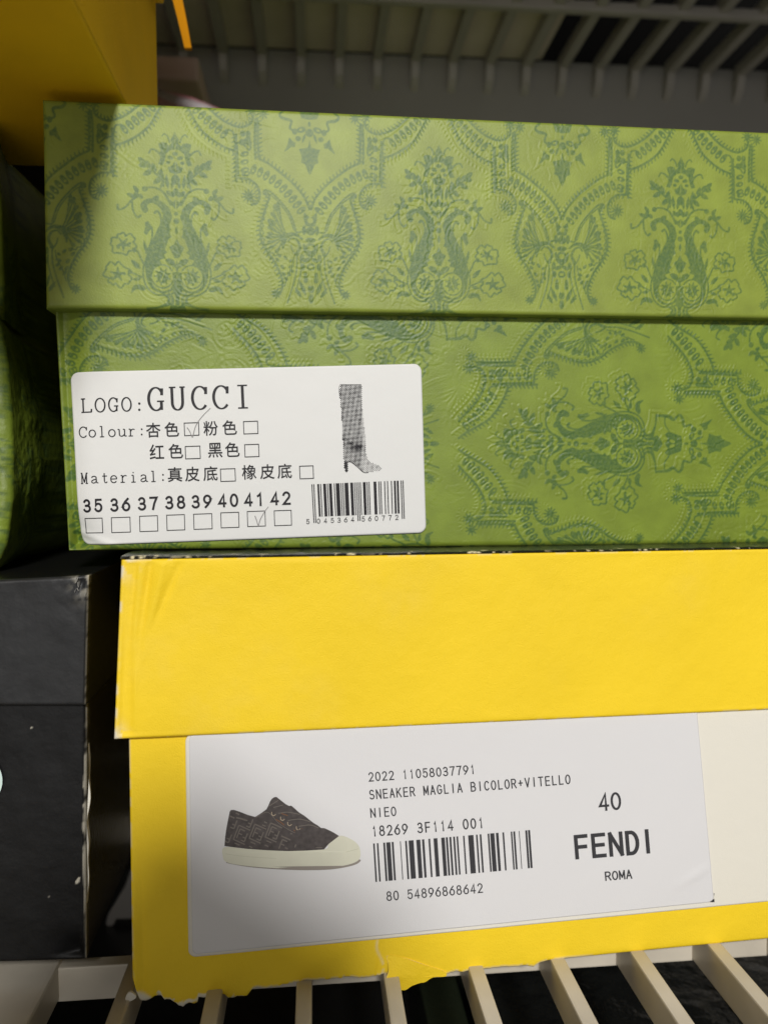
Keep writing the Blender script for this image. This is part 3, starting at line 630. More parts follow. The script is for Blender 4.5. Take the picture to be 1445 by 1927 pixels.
build_front('base', [GREEN2], gl, PB, TL, TR, BL, BR, cols(W, .240, STEP), rows(abs(TL[1] - BL[1]), STEP), .29, disp=dispB, attr={'ink': inkB, 'tint': edge_tint}, rad=.0022)
lab = sheet(PB, [(131, 701), (792, 685), (801, 1002), (150, 1026)], .0004, .00062, WHITE, 'size_label', gl, bend, 140, 15)
pr = Print(PB, .00078, bend)
for ch, x, y, wd in (('L', 154, 776.6, 20), ('O', 181, 776, 19), ('G', 206, 775, 18), ('O', 231, 774.5, 18)): serif(pr, ch, x, y, wd, 26, -.03, -.04, 2.9, 2.1)
colon(pr, 263.5, 774, 26, 2.3)
for ch, x, y, wd in (('G', 280.5, 773.4, 29), ('U', 320.5, 772.4, 30), ('C', 363, 771.2, 28), ('C', 402.8, 770, 28.5), ('I', 447, 768.8, 22)): serif(pr, ch, x, y, wd, 43.5, -.03, -.045, 5.4, 2.5)
for ch, x, y, wd in (('C', 149.5, 823.6, 16), ('o', 169, 823, 13), ('l', 189, 822.6, 9.5), ('o', 206, 822.2, 13), ('u', 223, 821.6, 17), ('r', 243, 821, 13)): serif(pr, ch, x, y, wd, 20, -.035, -.04, 2.15, 1.7)
colon(pr, 268, 820, 22, 1.7)
for ch, x, y, wd in (('M', 153, 910.3, 14), ('a', 172.5, 909.6, 14.5), ('t', 194, 909, 10.5), ('e', 209.5, 908.6, 13), ('r', 228, 908, 13), ('i', 248, 907.6, 9.5), ('a', 265, 907, 15), ('l', 285.5, 906.6, 9.5)): serif(pr, ch, x, y, wd, 20, -.035, -.04, 2.15, 1.7)
colon(pr, 308, 905.5, 22, 1.7)
for ch, x, y in (('杏', 277, 823.5), ('色', 311.5, 822), ('粉', 384.5, 820), ('色', 420, 818.5), ('红', 283.5, 864), ('色', 319, 862.8), ('黑', 393, 861.2), ('色', 425, 860), ('真', 317.6, 906.8), ('皮', 350, 906), ('底', 384, 905), ('橡', 456.5, 902.5), ('皮', 490.5, 901.5), ('底', 523, 900.5)):
    pr.glyph(ch, x, y, 26.5, 27, -.035, -.04, None, .28)
for x0, y0, x1, y1 in ((347.5, 796.4, 374.5, 820), (458.6, 793.6, 485, 816.8), (349.5, 840.4, 377, 863.6), (460.8, 837, 487, 860), (415.5, 882.8, 442.8, 906), (563.8, 877.4, 589, 901)): pr.rect(x0, y0, x1, y1, -.035, 1.5, .04)
for t, x, y in (('35', 157, 964.8), ('36', 209.2, 963), ('37', 261, 960.8), ('38', 312.2, 958.6), ('39', 361.6, 957), ('40', 411.5, 955), ('41', 460.5, 953.3), ('42', 509.7, 951)):
    for i, ch in enumerate(t): pr.sans(ch, x + i * 22 + (2 if ch == '1' else 0), y - i * .8, 10 if ch == '1' else 16, 25.4, -.035, -.04, 4.0)
for x0, y0, x1, y1 in ((159.5, 975.8, 193.5, 1003.5), (211, 974, 246, 1002), (264, 971.2, 297.5, 1000), (314.8, 969.2, 348, 997.8), (365.3, 967.4, 399.3, 995.8), (416.2, 964.8, 449.6, 993), (465.8, 962.4, 499, 990.6), (516.3, 961, 548, 989)): pr.rect(x0, y0, x1, y1, -.035, 1.4, .03)
pr.build('lettering', [INK], lab)
bc = Print(PB, .00078, bend); bits = ean('5045364560772'); i = 0
while i < 95:
    if bits[i] == '1':
        j = i
        while j < 95 and bits[j] == '1': j += 1
        guard = i < 3 or i >= 92 or 45 <= i < 50
        def pt(m, low):
            f = m / 95; a = np.array((586, 911.4)) * (1 - f) + np.array((758.5, 904)) * f
            if low: a = (np.array((590, 984)) * (1 - f) + np.array((761, 976)) * f) if guard else (np.array((589.2, 972.5)) * (1 - f) + np.array((760.3, 965.5)) * f)
            return a
        bc.quad(pt(i, 0), pt(j, 0), pt(j, 1), pt(i, 1)); i = j
    else: i += 1
for ch, x in zip('5045364560772', (576.5, 596.5, 609.5, 622.3, 635, 647.5, 660.3, 680.3, 692.6, 705, 718, 730.5, 743)): bc.sans(ch, x, 986.2 - (x - 577) * .047, 6.2, 9.6, -.04, -.04, 1.25)
bc.build('barcode', [INK], lab)
bp = Print(PB, .00078, bend)
bo = [(760, 130), (912, 130), (918, 300), (930, 420), (942, 500), (940, 600), (960, 670), (990, 690), (1045, 710), (1058, 722), (1045, 742), (960, 758), (925, 755), (880, 715), (840, 685), (815, 680), (812, 755), (795, 755), (785, 660), (778, 520), (770, 350), (756, 200)]
bo = np.array([(x / 3.803 + 440, y / 3.803 + 690) for x, y in bo])
rg = np.random.default_rng(4)
for iy in range(90):
    for ix in range(34):
        x, y = 636 + ix * 3.5 + (iy % 2) * 1.75, 722 + iy * 1.9
        ins = False
        for (x0, y0), (x1, y1) in zip(bo, np.roll(bo, -1, 0)):
            if (y >= y0) != (y >= y1) and x < (x1 - x0) * (y - y0) / (y1 - y0) + x0: ins = not ins
        if not ins: continue
        dk = .86 + .20 * math.sin((x + y) / 2.4) * math.sin((x - y) / 3.1) + .18 * float(vnoise(x / 5, y / 5, 3)) + .32 * math.exp(-((y - 832 - .35 * (x - 650)) / 10) ** 2) * float(vnoise(x / 6, y / 6, 9)) * 1.5 - .25 * (x > 680) + (.35 if y > 870 and x < 660 else 0)
        r = 1.32 * min(max(dk, .6), 1.4)
        bp.quad((x - r, y), (x, y - r), (x + r, y), (x, y + r))
bp.line(bo[[0, 1]], .8); bp.line(catmull(bo[11:16], 5), 1.1); bp.line(catmull([(640, 724), (637.5, 732), (639, 745)], 4), .7)
bp.build('boot_picture', [INK], lab)
pk = Print(PB, .00084, bend)
pk.line(catmull([(353, 804.5), (358, 812), (363, 822.7), (366.5, 810), (371, 798), (382, 783), (397, 768)], 4), [1.6, 1.5, .9])
pk.build('tick_mark', [PEN], lab); pk = Print(PB, .00084, bend)
pk.line(catmull([(480, 970.5), (483, 978), (486.5, 988), (490, 978), (494, 970), (500, 960), (505.5, 953)], 4), [1.7, 1.6, 1.0])
pk.build('tick_mark', [PEN], lab)

# ================================================================== yellow shoe box below
QL = Plane(.2310, 2.3); QB = Plane(.2335, 2.3)
yb = empty('shoe_box', QB.xyz(np.array(.03), np.array(0.0), -.1), 'bright yellow shoe box with torn lower edge and sneaker picture sticker', 'shoe box')
TL, TR, BL, BR = QL.uvs([(228, 1051), (1445, 1031.5), (214, 1393), (1445, 1337)])
TR, BR = ext(TL, TR, 1.25), ext(BL, BR, 1.25); W = np.linalg.norm(TR - TL)
c0 = QL.uv(228, 1050)
def dispY(U, V):
    du, dv = U - c0[0], c0[1] - V
    cre = 0
    for a, b, sl, amp, wd in ((.0042, 0, .10, -.0006, .0007), (.0085, 0, .16, -.0009, .0011), (.0125, .0, .23, .0006, .0013), (.0175, 0, .45, -.0005, .0012), (.0035, .028, .03, .0004, .0008)):
        cre = cre + amp * np.exp(-((du - a + (dv - b) * sl) / wd) ** 2) * np.clip(1 - np.abs(dv - b - .008) / .026, 0, 1)
    return cre + .0012 * (fbm(U, V, .05, 41) - .5) + .00035 * (fbm(U, V, .012, 43) - .5) - .0008 * np.exp(-((du) / .003) ** 2)
def wearY(U, V, s, t, e):
    edge = np.clip(1 - e / .00075, 0, 1); left = np.clip(1 - (U - U.min(axis=1, keepdims=True)) / .0012, 0, 1)
    n = fbm(U, V, .0035, 44); bl = np.exp(-(((U - BL[0]) / .003) ** 2 + ((V - BL[1]) / .004) ** 2)); tl = np.exp(-(((U - TL[0]) / .004) ** 2 + ((V - TL[1]) / .005) ** 2))
    return np.clip(.04 * np.clip((fbm(U, V, .03, 46) - .55) * 5, 0, 1) * fbm(U, V, .003, 47) + edge * (n > .60) * .8 + left * np.clip(n * 3 - 1.3, 0, 1) * .55 + bl * (n > .45) * .8 + tl * (n > .55) * .7, 0, 1)
lid = build_front('lid', [YELLOW], yb, QL, TL, TR, BL, BR, cols(W, .225, .0005), rows(abs(TL[1] - BL[1]), .0005), .25, disp=dispY, attr={'wear': wearY}, rad=.0010)
# black top sheet of the lid with a scuffed front fold
us = np.arange(TL[0] - .0001, TR[0], .0004); ds = np.r_[np.arange(-.0002, .004, .0003), .006, .01, .016, .024, .05, .12, .25]
Ug, Dg = np.meshgrid(us, ds); vt = TL[1] + (TR[1] - TL[1]) * (Ug - TL[0]) / (TR[0] - TL[0])
hz = .00045 - .00055 * np.clip(1 - (Dg + .0002) / .0010, 0, 1) ** 2 + .0005 * (fbm(Ug, Dg, .004, 51) - .5) * np.clip(Dg / .001, 0, 1) + .0007 * np.clip(1 - (Ug - TL[0]) / .012, 0, 1) * (fbm(Ug, Dg, .003, 52) - .2) * np.clip(Dg / .001, 0, 1)
n1, n2 = fbm(Ug, Dg, .0022, 53), fbm(Ug, Dg, .010, 54)
wr = np.clip((n1 - .60) * 8, 0, 1) * np.clip(1.6 - Dg / .003, 0, 1) * np.clip((n2 - .30) * 4 + 1.2 * np.clip(1 - (Ug - TL[0]) / .05, 0, 1), 0, 1)
wr = np.maximum(wr, np.clip((vnoise(Ug / .0018, Dg / .0012, 57) - .72) * 6, 0, 1) * np.clip(1 - (Ug - TL[0]) / .03, 0, 1) * np.clip(1 - Dg / .01, 0, 1))
P = QL.xyz(Ug, vt + hz, -Dg); h, w_ = Ug.shape; ix = np.arange(h * w_).reshape(h, w_)
make('lid_top', P.reshape(-1, 3), np.stack([ix[:-1, :-1], ix[:-1, 1:], ix[1:, 1:], ix[1:, :-1]], -1).reshape(-1, 4), BLACK_TOP, lid, True, None, {'wear': wr})
# base with its torn lower edge
tear = np.array([(244, 1700), (248, 1790), (250, 1841), (257, 1868), (264, 1882), (274, 1884), (283, 1880), (299, 1872), (310, 1883), (320, 1882), (329, 1887), (337, 1895), (345, 1897), (355, 1891), (364, 1894), (372, 1890), (374, 1880), (384, 1882), (398, 1876), (420, 1872), (430, 1879), (437, 1880), (452, 1875), (466, 1874), (472, 1866), (478, 1862), (500, 1862), (524, 1858), (532, 1853), (560, 1849), (586, 1845), (612, 1845), (640, 1843), (660, 1842), (677, 1844), (694, 1841), (715, 1837), (722, 1834)])
tu = np.array([QB.uv(*p) for p in tear[2:]])
tr_ = np.array([QB.uv(*p) for p in ((724, 1833), (781, 1840), (800, 1842), (840, 1837), (858, 1831), (872, 1833), (884, 1829), (930, 1824), (988, 1819), (1004, 1822), (1015, 1814), (1032, 1809), (1157, 1796), (1445, 1768))])
tu = np.vstack([tu, tr_]); tu = np.vstack([tu, tu[-1] + (tu[-1] - tu[-2]) * 1.6])
def ubot(U):
    v = np.interp(U, tu[:, 0], tu[:, 1]); g = np.clip(1 - (U - .03) / .05, 0, 1)
    return v + ((fbm(U, U * 0, .0045, 61) - .5) * .0012 + (vnoise(U / .0007, U * 0, 62) - .5) * .0004) * g + .0
TL, TR, BL, BR = QB.uvs([(242, 1360), (1445, 1300), (249.5, 1850), (1445, 1768)])
TR, BR = ext(TL, TR, 1.22), ext(BL, BR, 1.22); W = np.linalg.norm(TR - TL)
cr = QB.uv(720, 1830)
def dispYB(U, V):
    du, dv = U - cr[0], V - cr[1]
    b = .0006 * (fbm(U, V, .05, 62) - .5) + .0002 * (fbm(U, V, .012, 63) - .5)
    low = np.clip(1 - (V - ubot(U)) / .016, 0, 1)
    b = b + .0011 * low ** 2 * (fbm(U, V, .016, 64) - .4) - .0006 * np.exp(-((du + .0015 - dv * .12) / .0008) ** 2) * np.clip(1 - dv / .012, 0, 1)
    return b - .0007 * np.exp(-((U - TL[0] - .0028) / .0012) ** 2) * np.clip((.05 - V) / .03, 0, 1) * .6
def wearYB(U, V, s, t, e):
    d = V - ubot(U); n = fbm(U, V, .0025, 65)
    torn = np.clip(1 - d / (.0008 + .0045 * np.clip(fbm(U, U * 0, .009, 66) * 2 - .9, 0, 1) * np.clip((QB.uv(470, 1870)[0] - U) / .004, 0, 1)), 0, 1)
    fib = sum(np.exp(-((U - QB.uv(px_, 1885)[0]) / sg) ** 2) * hh for px_, sg, hh in ((297, .0022, .0017), (340, .0030, .0022), (366, .0016, .0012)))
    torn = np.maximum(torn, np.clip((fib - d) / .0003, 0, 1) * .8); torn = np.clip(torn * 2.2, 0, 1) * (n > .42) * np.clip((cr[0] + .075 - U) / .01, 0, 1)
    crack = np.exp(-((U - cr[0] + .0001 - (V - cr[1]) * -.14 - .0006 * np.sin((V - cr[1]) / .0017)) / .00040) ** 2) * np.clip((.0115 - (V - cr[1])) / .001, 0, 1)
    left = np.clip(1 - (U - U.min(axis=1, keepdims=True)) / .0006, 0, 1) * (n > .45) * .7
    return np.clip(torn + crack * .45 * (n > .35) + left, 0, 1)
base = build_front('base', [YELLOW, BLACK_TOP], yb, QB, TL, TR, BL, BR, np.unique(np.r_[np.arange(0, .14, .0004), np.arange(.14, .225, .001), np.arange(.226, W, .004), W]) / W, rows(abs(TL[1] - BL[1]), .0006), .24, disp=dispYB, attr={'wear': wearYB}, rad=.0006, ubot=ubot)
# the loose torn flap right of the crack
fp = np.array([(727, 1798), (738, 1796), (752, 1799), (775, 1806), (800, 1815), (835, 1827), (838, 1836), (815, 1838), (800, 1846), (790, 1847), (781, 1849), (772, 1852), (761, 1858), (748, 1857), (736, 1858), (729, 1853), (722, 1846), (724, 1835), (730, 1822), (729, 1808)])
fu = QB.uvs(catmull(fp, 4, True)); cen = fu.mean(0); m_ = MB(); rings = [1, .95, .6, .3]
vv = []; ww = []
for k in rings:
    q = cen + (fu - cen) * k; rt = np.clip((q[:, 0] - cr[0]) / .015, 0, 1); tp = np.clip((q[:, 1] - QB.uv(730, 1835)[1]) / .0055, 0, 1)
    d = .00025 + .0019 * (1 - rt) * (1 - tp) ** .7 + .0002 * fbm(q[:, 0], q[:, 1], .003, 68); lf = np.clip(1 - (q[:, 0] - QB.uv(722, 1830)[0]) / .0014, 0, 1)
    if k == 1: vv += list(QB.xyz(q[:, 0], q[:, 1], d - .0006)); ww += [1.0] * len(q)
    vv += list(QB.xyz(q[:, 0], q[:, 1], d)); ww += list(lf * .9) if k == 1 else list(lf * 0)
n = len(fu); fcs = [(r * n + i, r * n + (i + 1) % n, (r + 1) * n + (i + 1) % n, (r + 1) * n + i) for r in range(len(rings)) for i in range(n)] + [tuple(range(len(rings) * n, (len(rings) + 1) * n))]
o = make('torn_flap', vv, fcs, YELLOW, base, False, None, {'wear': ww})
# scrap of torn board at the lower left corner
o = MB(); q = QB.uvs(catmull([(240, 1868), (246, 1862), (254, 1866), (258, 1872), (250, 1878), (242, 1880), (238, 1876)], 3, True)); n = len(q)
o.add(list(QB.xyz(q[:, 0], q[:, 1], .0012)) + list(QB.xyz(q[:, 0], q[:, 1], .0004)), [tuple(range(n))] + [(i, (i + 1) % n, n + (i + 1) % n, n + i) for i in range(n)])
o.build('torn_scrap', CREAM, base)
zb = lambda U, V: .0005 * (fbm(U, V, .05, 62) - .5)
pan = sheet(QB, [(350, 1380), (1700, 1318), (1700, 1668), (356, 1798)], .0007, .0010, CREAM, 'label_panel', yb, zb, 60, 14)
sti = sheet(QB, [(357, 1380), (1306, 1330), (1338, 1692.5), (363.5, 1791)], .0003, .0014, WHITE2, 'sticker', yb, lambda U, V: zb(U, V) + .0004 * np.exp(-((V - QB.uv(1300, 1645)[1] - (U - QB.uv(1300, 1645)[0]) * .5) / .0012) ** 2) * np.clip(1 - np.abs(U - QB.uv(1300, 1645)[0]) / .008, 0, 1), 120, 10)
p2 = Print(QB, .00155, zb); up2 = -.08
p2.mono('2022 11058037791', 691.5, 1467.5, 12.62, 17.6, -.073, up2)
p2.mono('SNEAKER MAGLIA BICOLOR+VITELLO', 693, 1501, 12.62, 18.2, -.0775, up2)
p2.mono('NIEO', 695, 1535.2, 12.8, 18, -.08, up2)
p2.mono('18269 3F114 001', 697, 1570.5, 14.2, 20, -.078, up2, .76, 2.5)
p2.mono('80 54896868642', 725, 1691, 13.05, 18.2, -.09, up2)
p2.mono('40', 1122, 1523.5, 22.6, 33.5, -.08, up2, .86, 4.2)
for ch, x, y, wd in (('F', 1079, 1613.5, 26), ('E', 1111, 1611, 27), ('N', 1143, 1608.5, 27), ('D', 1174.5, 1606, 25.5), ('I', 1211.5, 1602.5, 7.5)): p2.sans(ch, x, y, wd, 46, -.09, up2, 7.0)
p2.mono('ROMA', 1134, 1653.2, 13, 17.4, -.085, up2, .88, 2.5)
p2.build('lettering', [INK2], sti)
b2 = Print(QB, .00155, zb)
for a, b in ((105, 115), (128, 138), (168, 180), (187, 213), (221, 233), (273, 278), (305, 316), (327, 358), (375, 400), (411, 425), (451, 462), (483, 507), (531, 553), (560, 572), (582, 594), (606, 617), (627, 637), (668, 677), (700, 733), (749, 759), (772, 783), (822, 832), (838, 864), (874, 890), (915, 925), (967, 976), (983, 994), (1018, 1022), (1058, 1070), (1075, 1088)):
    def pt(z, low):
        f = (z - 105) / 980; return np.array((705.5, 1655)) * (1 - f) + np.array((998, 1628.6)) * f if low else np.array((701, 1583)) * (1 - f) + np.array((993, 1557.7)) * f
    b2.quad(pt(a, 0), pt(b, 0), pt(b, 1), pt(a, 1))
b2.build('barcode', [INK2], sti)
# printed picture of the sneaker
Z = lambda pts: [(x / 4.516 + 400, y / 4.516 + 1460) for x, y in pts]
UPPER = mat('sneaker_upper_print', (0.082, 0.071, 0.069), .55, .3, None, (700, .25)); SOLE = mat('sneaker_sole_print', (0.66, 0.655, 0.535), .55, .3, None, (150, .04))
LINE = mat('sneaker_line_print', (0.165, 0.145, 0.13), .55, .3); EYE = mat('sneaker_eyelet_print', (0.42, 0.34, 0.25), .55, .3); LACE = mat('sneaker_lace_print', (0.20, 0.10, 0.055), .55, .3); SEAM = mat('sneaker_seam_print', (0.50, 0.50, 0.38), .55, .3); CAST = mat('sneaker_ground_print', (0.30, 0.27, 0.24), .55, .3)
sp = Print(QB, .00155, zb)
sp.poly(Z(catmull([(120, 712), (300, 752), (560, 774), (800, 782), (1000, 776), (1150, 752), (1235, 722), (1230, 690), (950, 740), (560, 740)], 4, True)), 6, -.00001)
sp.poly(Z(catmull([(108, 585), (300, 600), (640, 618), (945, 605), (985, 560), (1070, 492), (1150, 508), (1220, 553), (1250, 610), (1242, 690), (1150, 735), (950, 768), (800, 775), (560, 765), (300, 745), (125, 713), (92, 655)], 4, True)), 1)
sp.poly(Z([(106, 575), (112, 500), (120, 440), (135, 360), (150, 285), (160, 272), (185, 270), (240, 288), (300, 312), (365, 330), (420, 295), (460, 265), (478, 230), (490, 200), (505, 178), (525, 164), (545, 162), (580, 190), (620, 222), (650, 238), (670, 236), (700, 262), (730, 290), (780, 322), (830, 362), (860, 385), (890, 402), (920, 425), (950, 427), (1000, 450), (1040, 472), (1072, 493), (1030, 525), (985, 560), (945, 607), (800, 616), (640, 620), (470, 612), (300, 600)]), 0, .00002)
def zl(pts, wd, mi, sm=True): sp.line(Z(catmull(pts, 5) if sm else pts), wd, mi, .00004)
UP = np.array([(106, 575), (112, 500), (120, 440), (150, 300), (185, 285), (300, 330), (365, 350), (440, 330), (560, 400), (650, 450), (760, 510), (800, 560), (790, 605), (640, 610), (470, 602), (300, 590)], float)
def inside(p):
    r = False
    for (x0, y0), (x1, y1) in zip(UP, np.roll(UP, -1, 0)):
        if (p[1] >= y0) != (p[1] >= y1) and p[0] < (x1 - x0) * (p[1] - y0) / (y1 - y0) + x0: r = not r
    return r
e1, e2 = np.array((.91, .41)), np.array((-.36, .93))
for iy in range(-6, 9):                    # woven fret: an F and a turned F in every cell
    for ix in range(-4, 12):
        c_ = np.array((140, 290)) + e1 * 122 * ix + e2 * (128 * iy + (64 if ix % 2 else 0))
        for a_, b_ in (((0, 0), (0, 88)), ((0, 0), (70, 0)), ((14, 16), (14, 72)), ((14, 16), (44, 16)), ((14, 42), (36, 42)), ((62, 72), (62, 22)), ((62, 72), (40, 72)), ((62, 52), (44, 52))):
            p_, q_ = c_ + (e1 * a_[0] + e2 * a_[1]) * 1.5, c_ + (e1 * b_[0] + e2 * b_[1]) * 1.5
            if inside(p_) and inside(q_): zl([p_, q_], 2.5, 2, False)
for pts in ([(480, 240), (560, 190)], [(520, 250), (600, 230)], [(870, 500), (960, 510)], [(930, 545), (990, 510)], [(810, 560), (860, 590), (930, 590)]): zl(pts, 1.5, 2, False)
zl([(370, 335), (470, 290), (560, 380), (650, 440), (760, 500), (800, 560), (790, 612)], 1.2, 2)
for x, y in ((520, 310), (595, 350), (655, 395), (728, 432), (780, 465), (850, 500)): zl([(x - 16, y - 22), (x - 14, y), (x + 2, y + 10), (x + 18, y - 2)], 1.5, 3)
for pts in ([(540, 350), (580, 375), (610, 400)], [(690, 440), (720, 465), (735, 455)], [(760, 430), (785, 450)], [(820, 520), (845, 495), (868, 510)], [(700, 460), (745, 475)], [(585, 300), (640, 320)]): zl(pts, 1.8, 4)
zl([(560, 300), (640, 290), (740, 310)], 1.6, 2); zl([(640, 360), (740, 350), (830, 372)], 1.6, 2); zl([(730, 410), (830, 400), (900, 425)], 1.6, 2); zl([(800, 460), (900, 440), (980, 470)], 1.6, 2)
zl([(205, 335), (250, 345), (290, 360)], 3.0, 2)
zl([(960, 655), (1100, 635), (1235, 600)], .7, 5); zl([(110, 640), (300, 665), (640, 685), (900, 675)], .5, 5)
sp.build('sneaker_picture', [UPPER, SOLE, LINE, EYE, LACE, SEAM, CAST], sti)
o = Print(QB, .00157, zb); o.poly([(1329, 1692.6), (1333, 1690.4), (1338.3, 1686), (1338.6, 1692.8)]); o.poly([(1337.2, 1676), (1338.3, 1676), (1338.3, 1683)]); o.build('dark_corner_mark', [INK2], sti)  # flat dark grey patches at the sticker's lower right corner

# ================================================================== black shoe box
KL = Plane(.2342, 1.0); KB = Plane(.2362, 1.0)
kb = empty('shoe_box', KB.xyz(np.array(-.13), np.array(0.0), -.1), 'black shoe box with worn white corner and pale round emblem, lower left', 'shoe box')
TL, TR, BL, BR = KL.uvs([(-420, 1112), (166, 1083), (-420, 1328), (160.5, 1329)]); W = np.linalg.norm(TR - TL)
kc = KL.uv(163, 1086)
def dispK(U, V):
    return .0009 * (fbm(U, V, .03, 71) - .5) + .0004 * (fbm(U, V, .010, 72) - .5) - .0016 * np.exp(-(((U - kc[0]) / .003) ** 2 + ((V - kc[1]) / .004) ** 2)) + .0012 * (fbm(U, V, .0022, 75) - .5) * np.exp(-(((U - kc[0]) / .007) ** 2 + ((V - kc[1]) / .009) ** 2))
def wearK(U, V, s, t, e):
    n = fbm(U, V, .0018, 73); right = U.max(axis=1, keepdims=True) - U; c = np.exp(-(((U - kc[0]) / .0035) ** 2 + ((V - kc[1]) / .005) ** 2))
    return np.clip(np.clip((.0001 + .0005 * fbm(U, V, .012, 76) - right) / .0002, 0, 1) * np.clip((n - .2) * 3, 0, 1) * .38 + c * np.clip((n - .46) * 7, 0, 1) * .75 + (vnoise(U / .0012, V / .0012, 77) > .985) * .0, 0, 1)
cK = 1 - cols(W, .06, .0004)[::-1]
build_front('lid', [BLACK_LID, BLACK_TOP], kb, KL, TL, TR, BL, BR, cK, rows(abs(TL[1] - BL[1]), .0005), .26, disp=dispK, attr={'wear': wearK}, rad=.0009, side=1)  # side faces take a darker black that stands for their shade
TL, TR, BL, BR = KB.uvs([(-420, 1310), (162.5, 1310), (-420, 1826), (161, 1808)])
W = np.linalg.norm(TR - TL)
kb2 = KB.uv(150, 1800)
def dispKB(U, V):
    right = TR[0] - U
    return .0008 * (fbm(U, V, .03, 81) - .5) + .0003 * (fbm(U, V, .008, 82) - .5) - .0026 * np.exp(-(((U - kb2[0]) / .006) ** 2 + ((V - kb2[1]) / .006) ** 2))
spots = KB.uvs([(60, 1369), (53, 1446), (147, 1658), (145, 1660), (149, 1654), (92, 1688)]); srad = (.00022, .00016, .0005, .0005, .0004, .00012)
def wearKB(U, V, s, t, e):
    n = fbm(U, V, .004, 83); right = U.max(axis=1, keepdims=True) - U; vm = KB.uv(160, 1560)[1]
    wd = .0003 + .0008 * np.exp(-((V - vm) / .022) ** 2) * np.clip(n * 2.2 - .4, 0, 1)
    a = np.clip((wd - right) / .0002, 0, 1) * np.clip((n - .2) * 3, 0, 1) * .6
    for (pu, pv), r in zip(spots, srad): a = np.maximum(a, np.clip((r - np.hypot(U - pu, V - pv)) / .00025 + .5, 0, 1) * .85)
    return a
cK = 1 - cols(W, .06, .00035)[::-1]
kbase = build_front('base', [BLACK, BLACK_TOP], kb, KB, TL, TR, BL, BR, cK, rows(abs(TL[1] - BL[1]), .0005), .25, disp=dispKB, attr={'wear': wearKB}, rad=.0012, side=1)
# torn edges lifting on the right side
t_ = np.linspace(0, 1, 30); uvp = KB.uvs([(166 + 1.5 * math.sin(9 * x) - 3 * x, 1400 + 300 * x) for x in t_]); wv = .0005 * np.sin(t_ * np.pi) * (1 + .6 * np.sin(t_ * 23))
P1 = KB.xyz(uvp[:, 0], uvp[:, 1], -.0006); P2 = KB.xyz(uvp[:, 0] + wv + .0001, uvp[:, 1], .0006 * np.sin(t_ * 14) + .0002)
P3 = KB.xyz(uvp[:, 0] + wv, uvp[:, 1], -.0016 + 0 * wv); k = len(t_)
make('torn_edge', np.vstack([P1, P2, P3]), [(i, i + 1, k + i + 1, k + i) for i in range(k - 1)] + [(k + i, k + i + 1, 2 * k + i + 1, 2 * k + i) for i in range(k - 1)], CREAM, kbase)
rg = random.Random(8); cb = MB()
for i in range(7):                         # frayed film strips on the worn lid corner
    c_ = kc + np.array((rg.uniform(-.0032, .0006), rg.uniform(-.0042, .0004))); an = rg.uniform(-1.9, -1.1); n_ = 8; st = np.linspace(0, rg.uniform(.0010, .0022), n_); cv = rg.uniform(-260, 260)
    U, V = c_[0] + np.cumsum(np.gradient(st) * np.cos(an + cv * st)), c_[1] + np.cumsum(np.gradient(st) * np.sin(an + cv * st)); d = .0003 + .0007 * np.sin(np.linspace(0, 3, n_)) * rg.random(); wd_ = rg.uniform(.0001, .0003)
    A, B = KL.xyz(U, V, d), KL.xyz(U + wd_, V + wd_ * .5, d + .00015); cb.add(list(A) + list(B), [(j, j + 1, n_ + j + 1, n_ + j) for j in range(n_ - 1)])
cb.build('frayed_corner', mat('frayed_film', (.34, .33, .31), .25, .6), bpy.data.objects['lid.002'])
em = Print(KB, .0009); ang = np.linspace(0, 6.283, 49)[:-1]
em.add([(-36, 1467)] + [(-36 + 43.5 * math.cos(a), 1467 + 47 * math.sin(a)) for a in ang], [(0, 1 + i, 1 + (i + 1) % 48) for i in range(48)]); em.build('round_emblem', [MINT], kb)

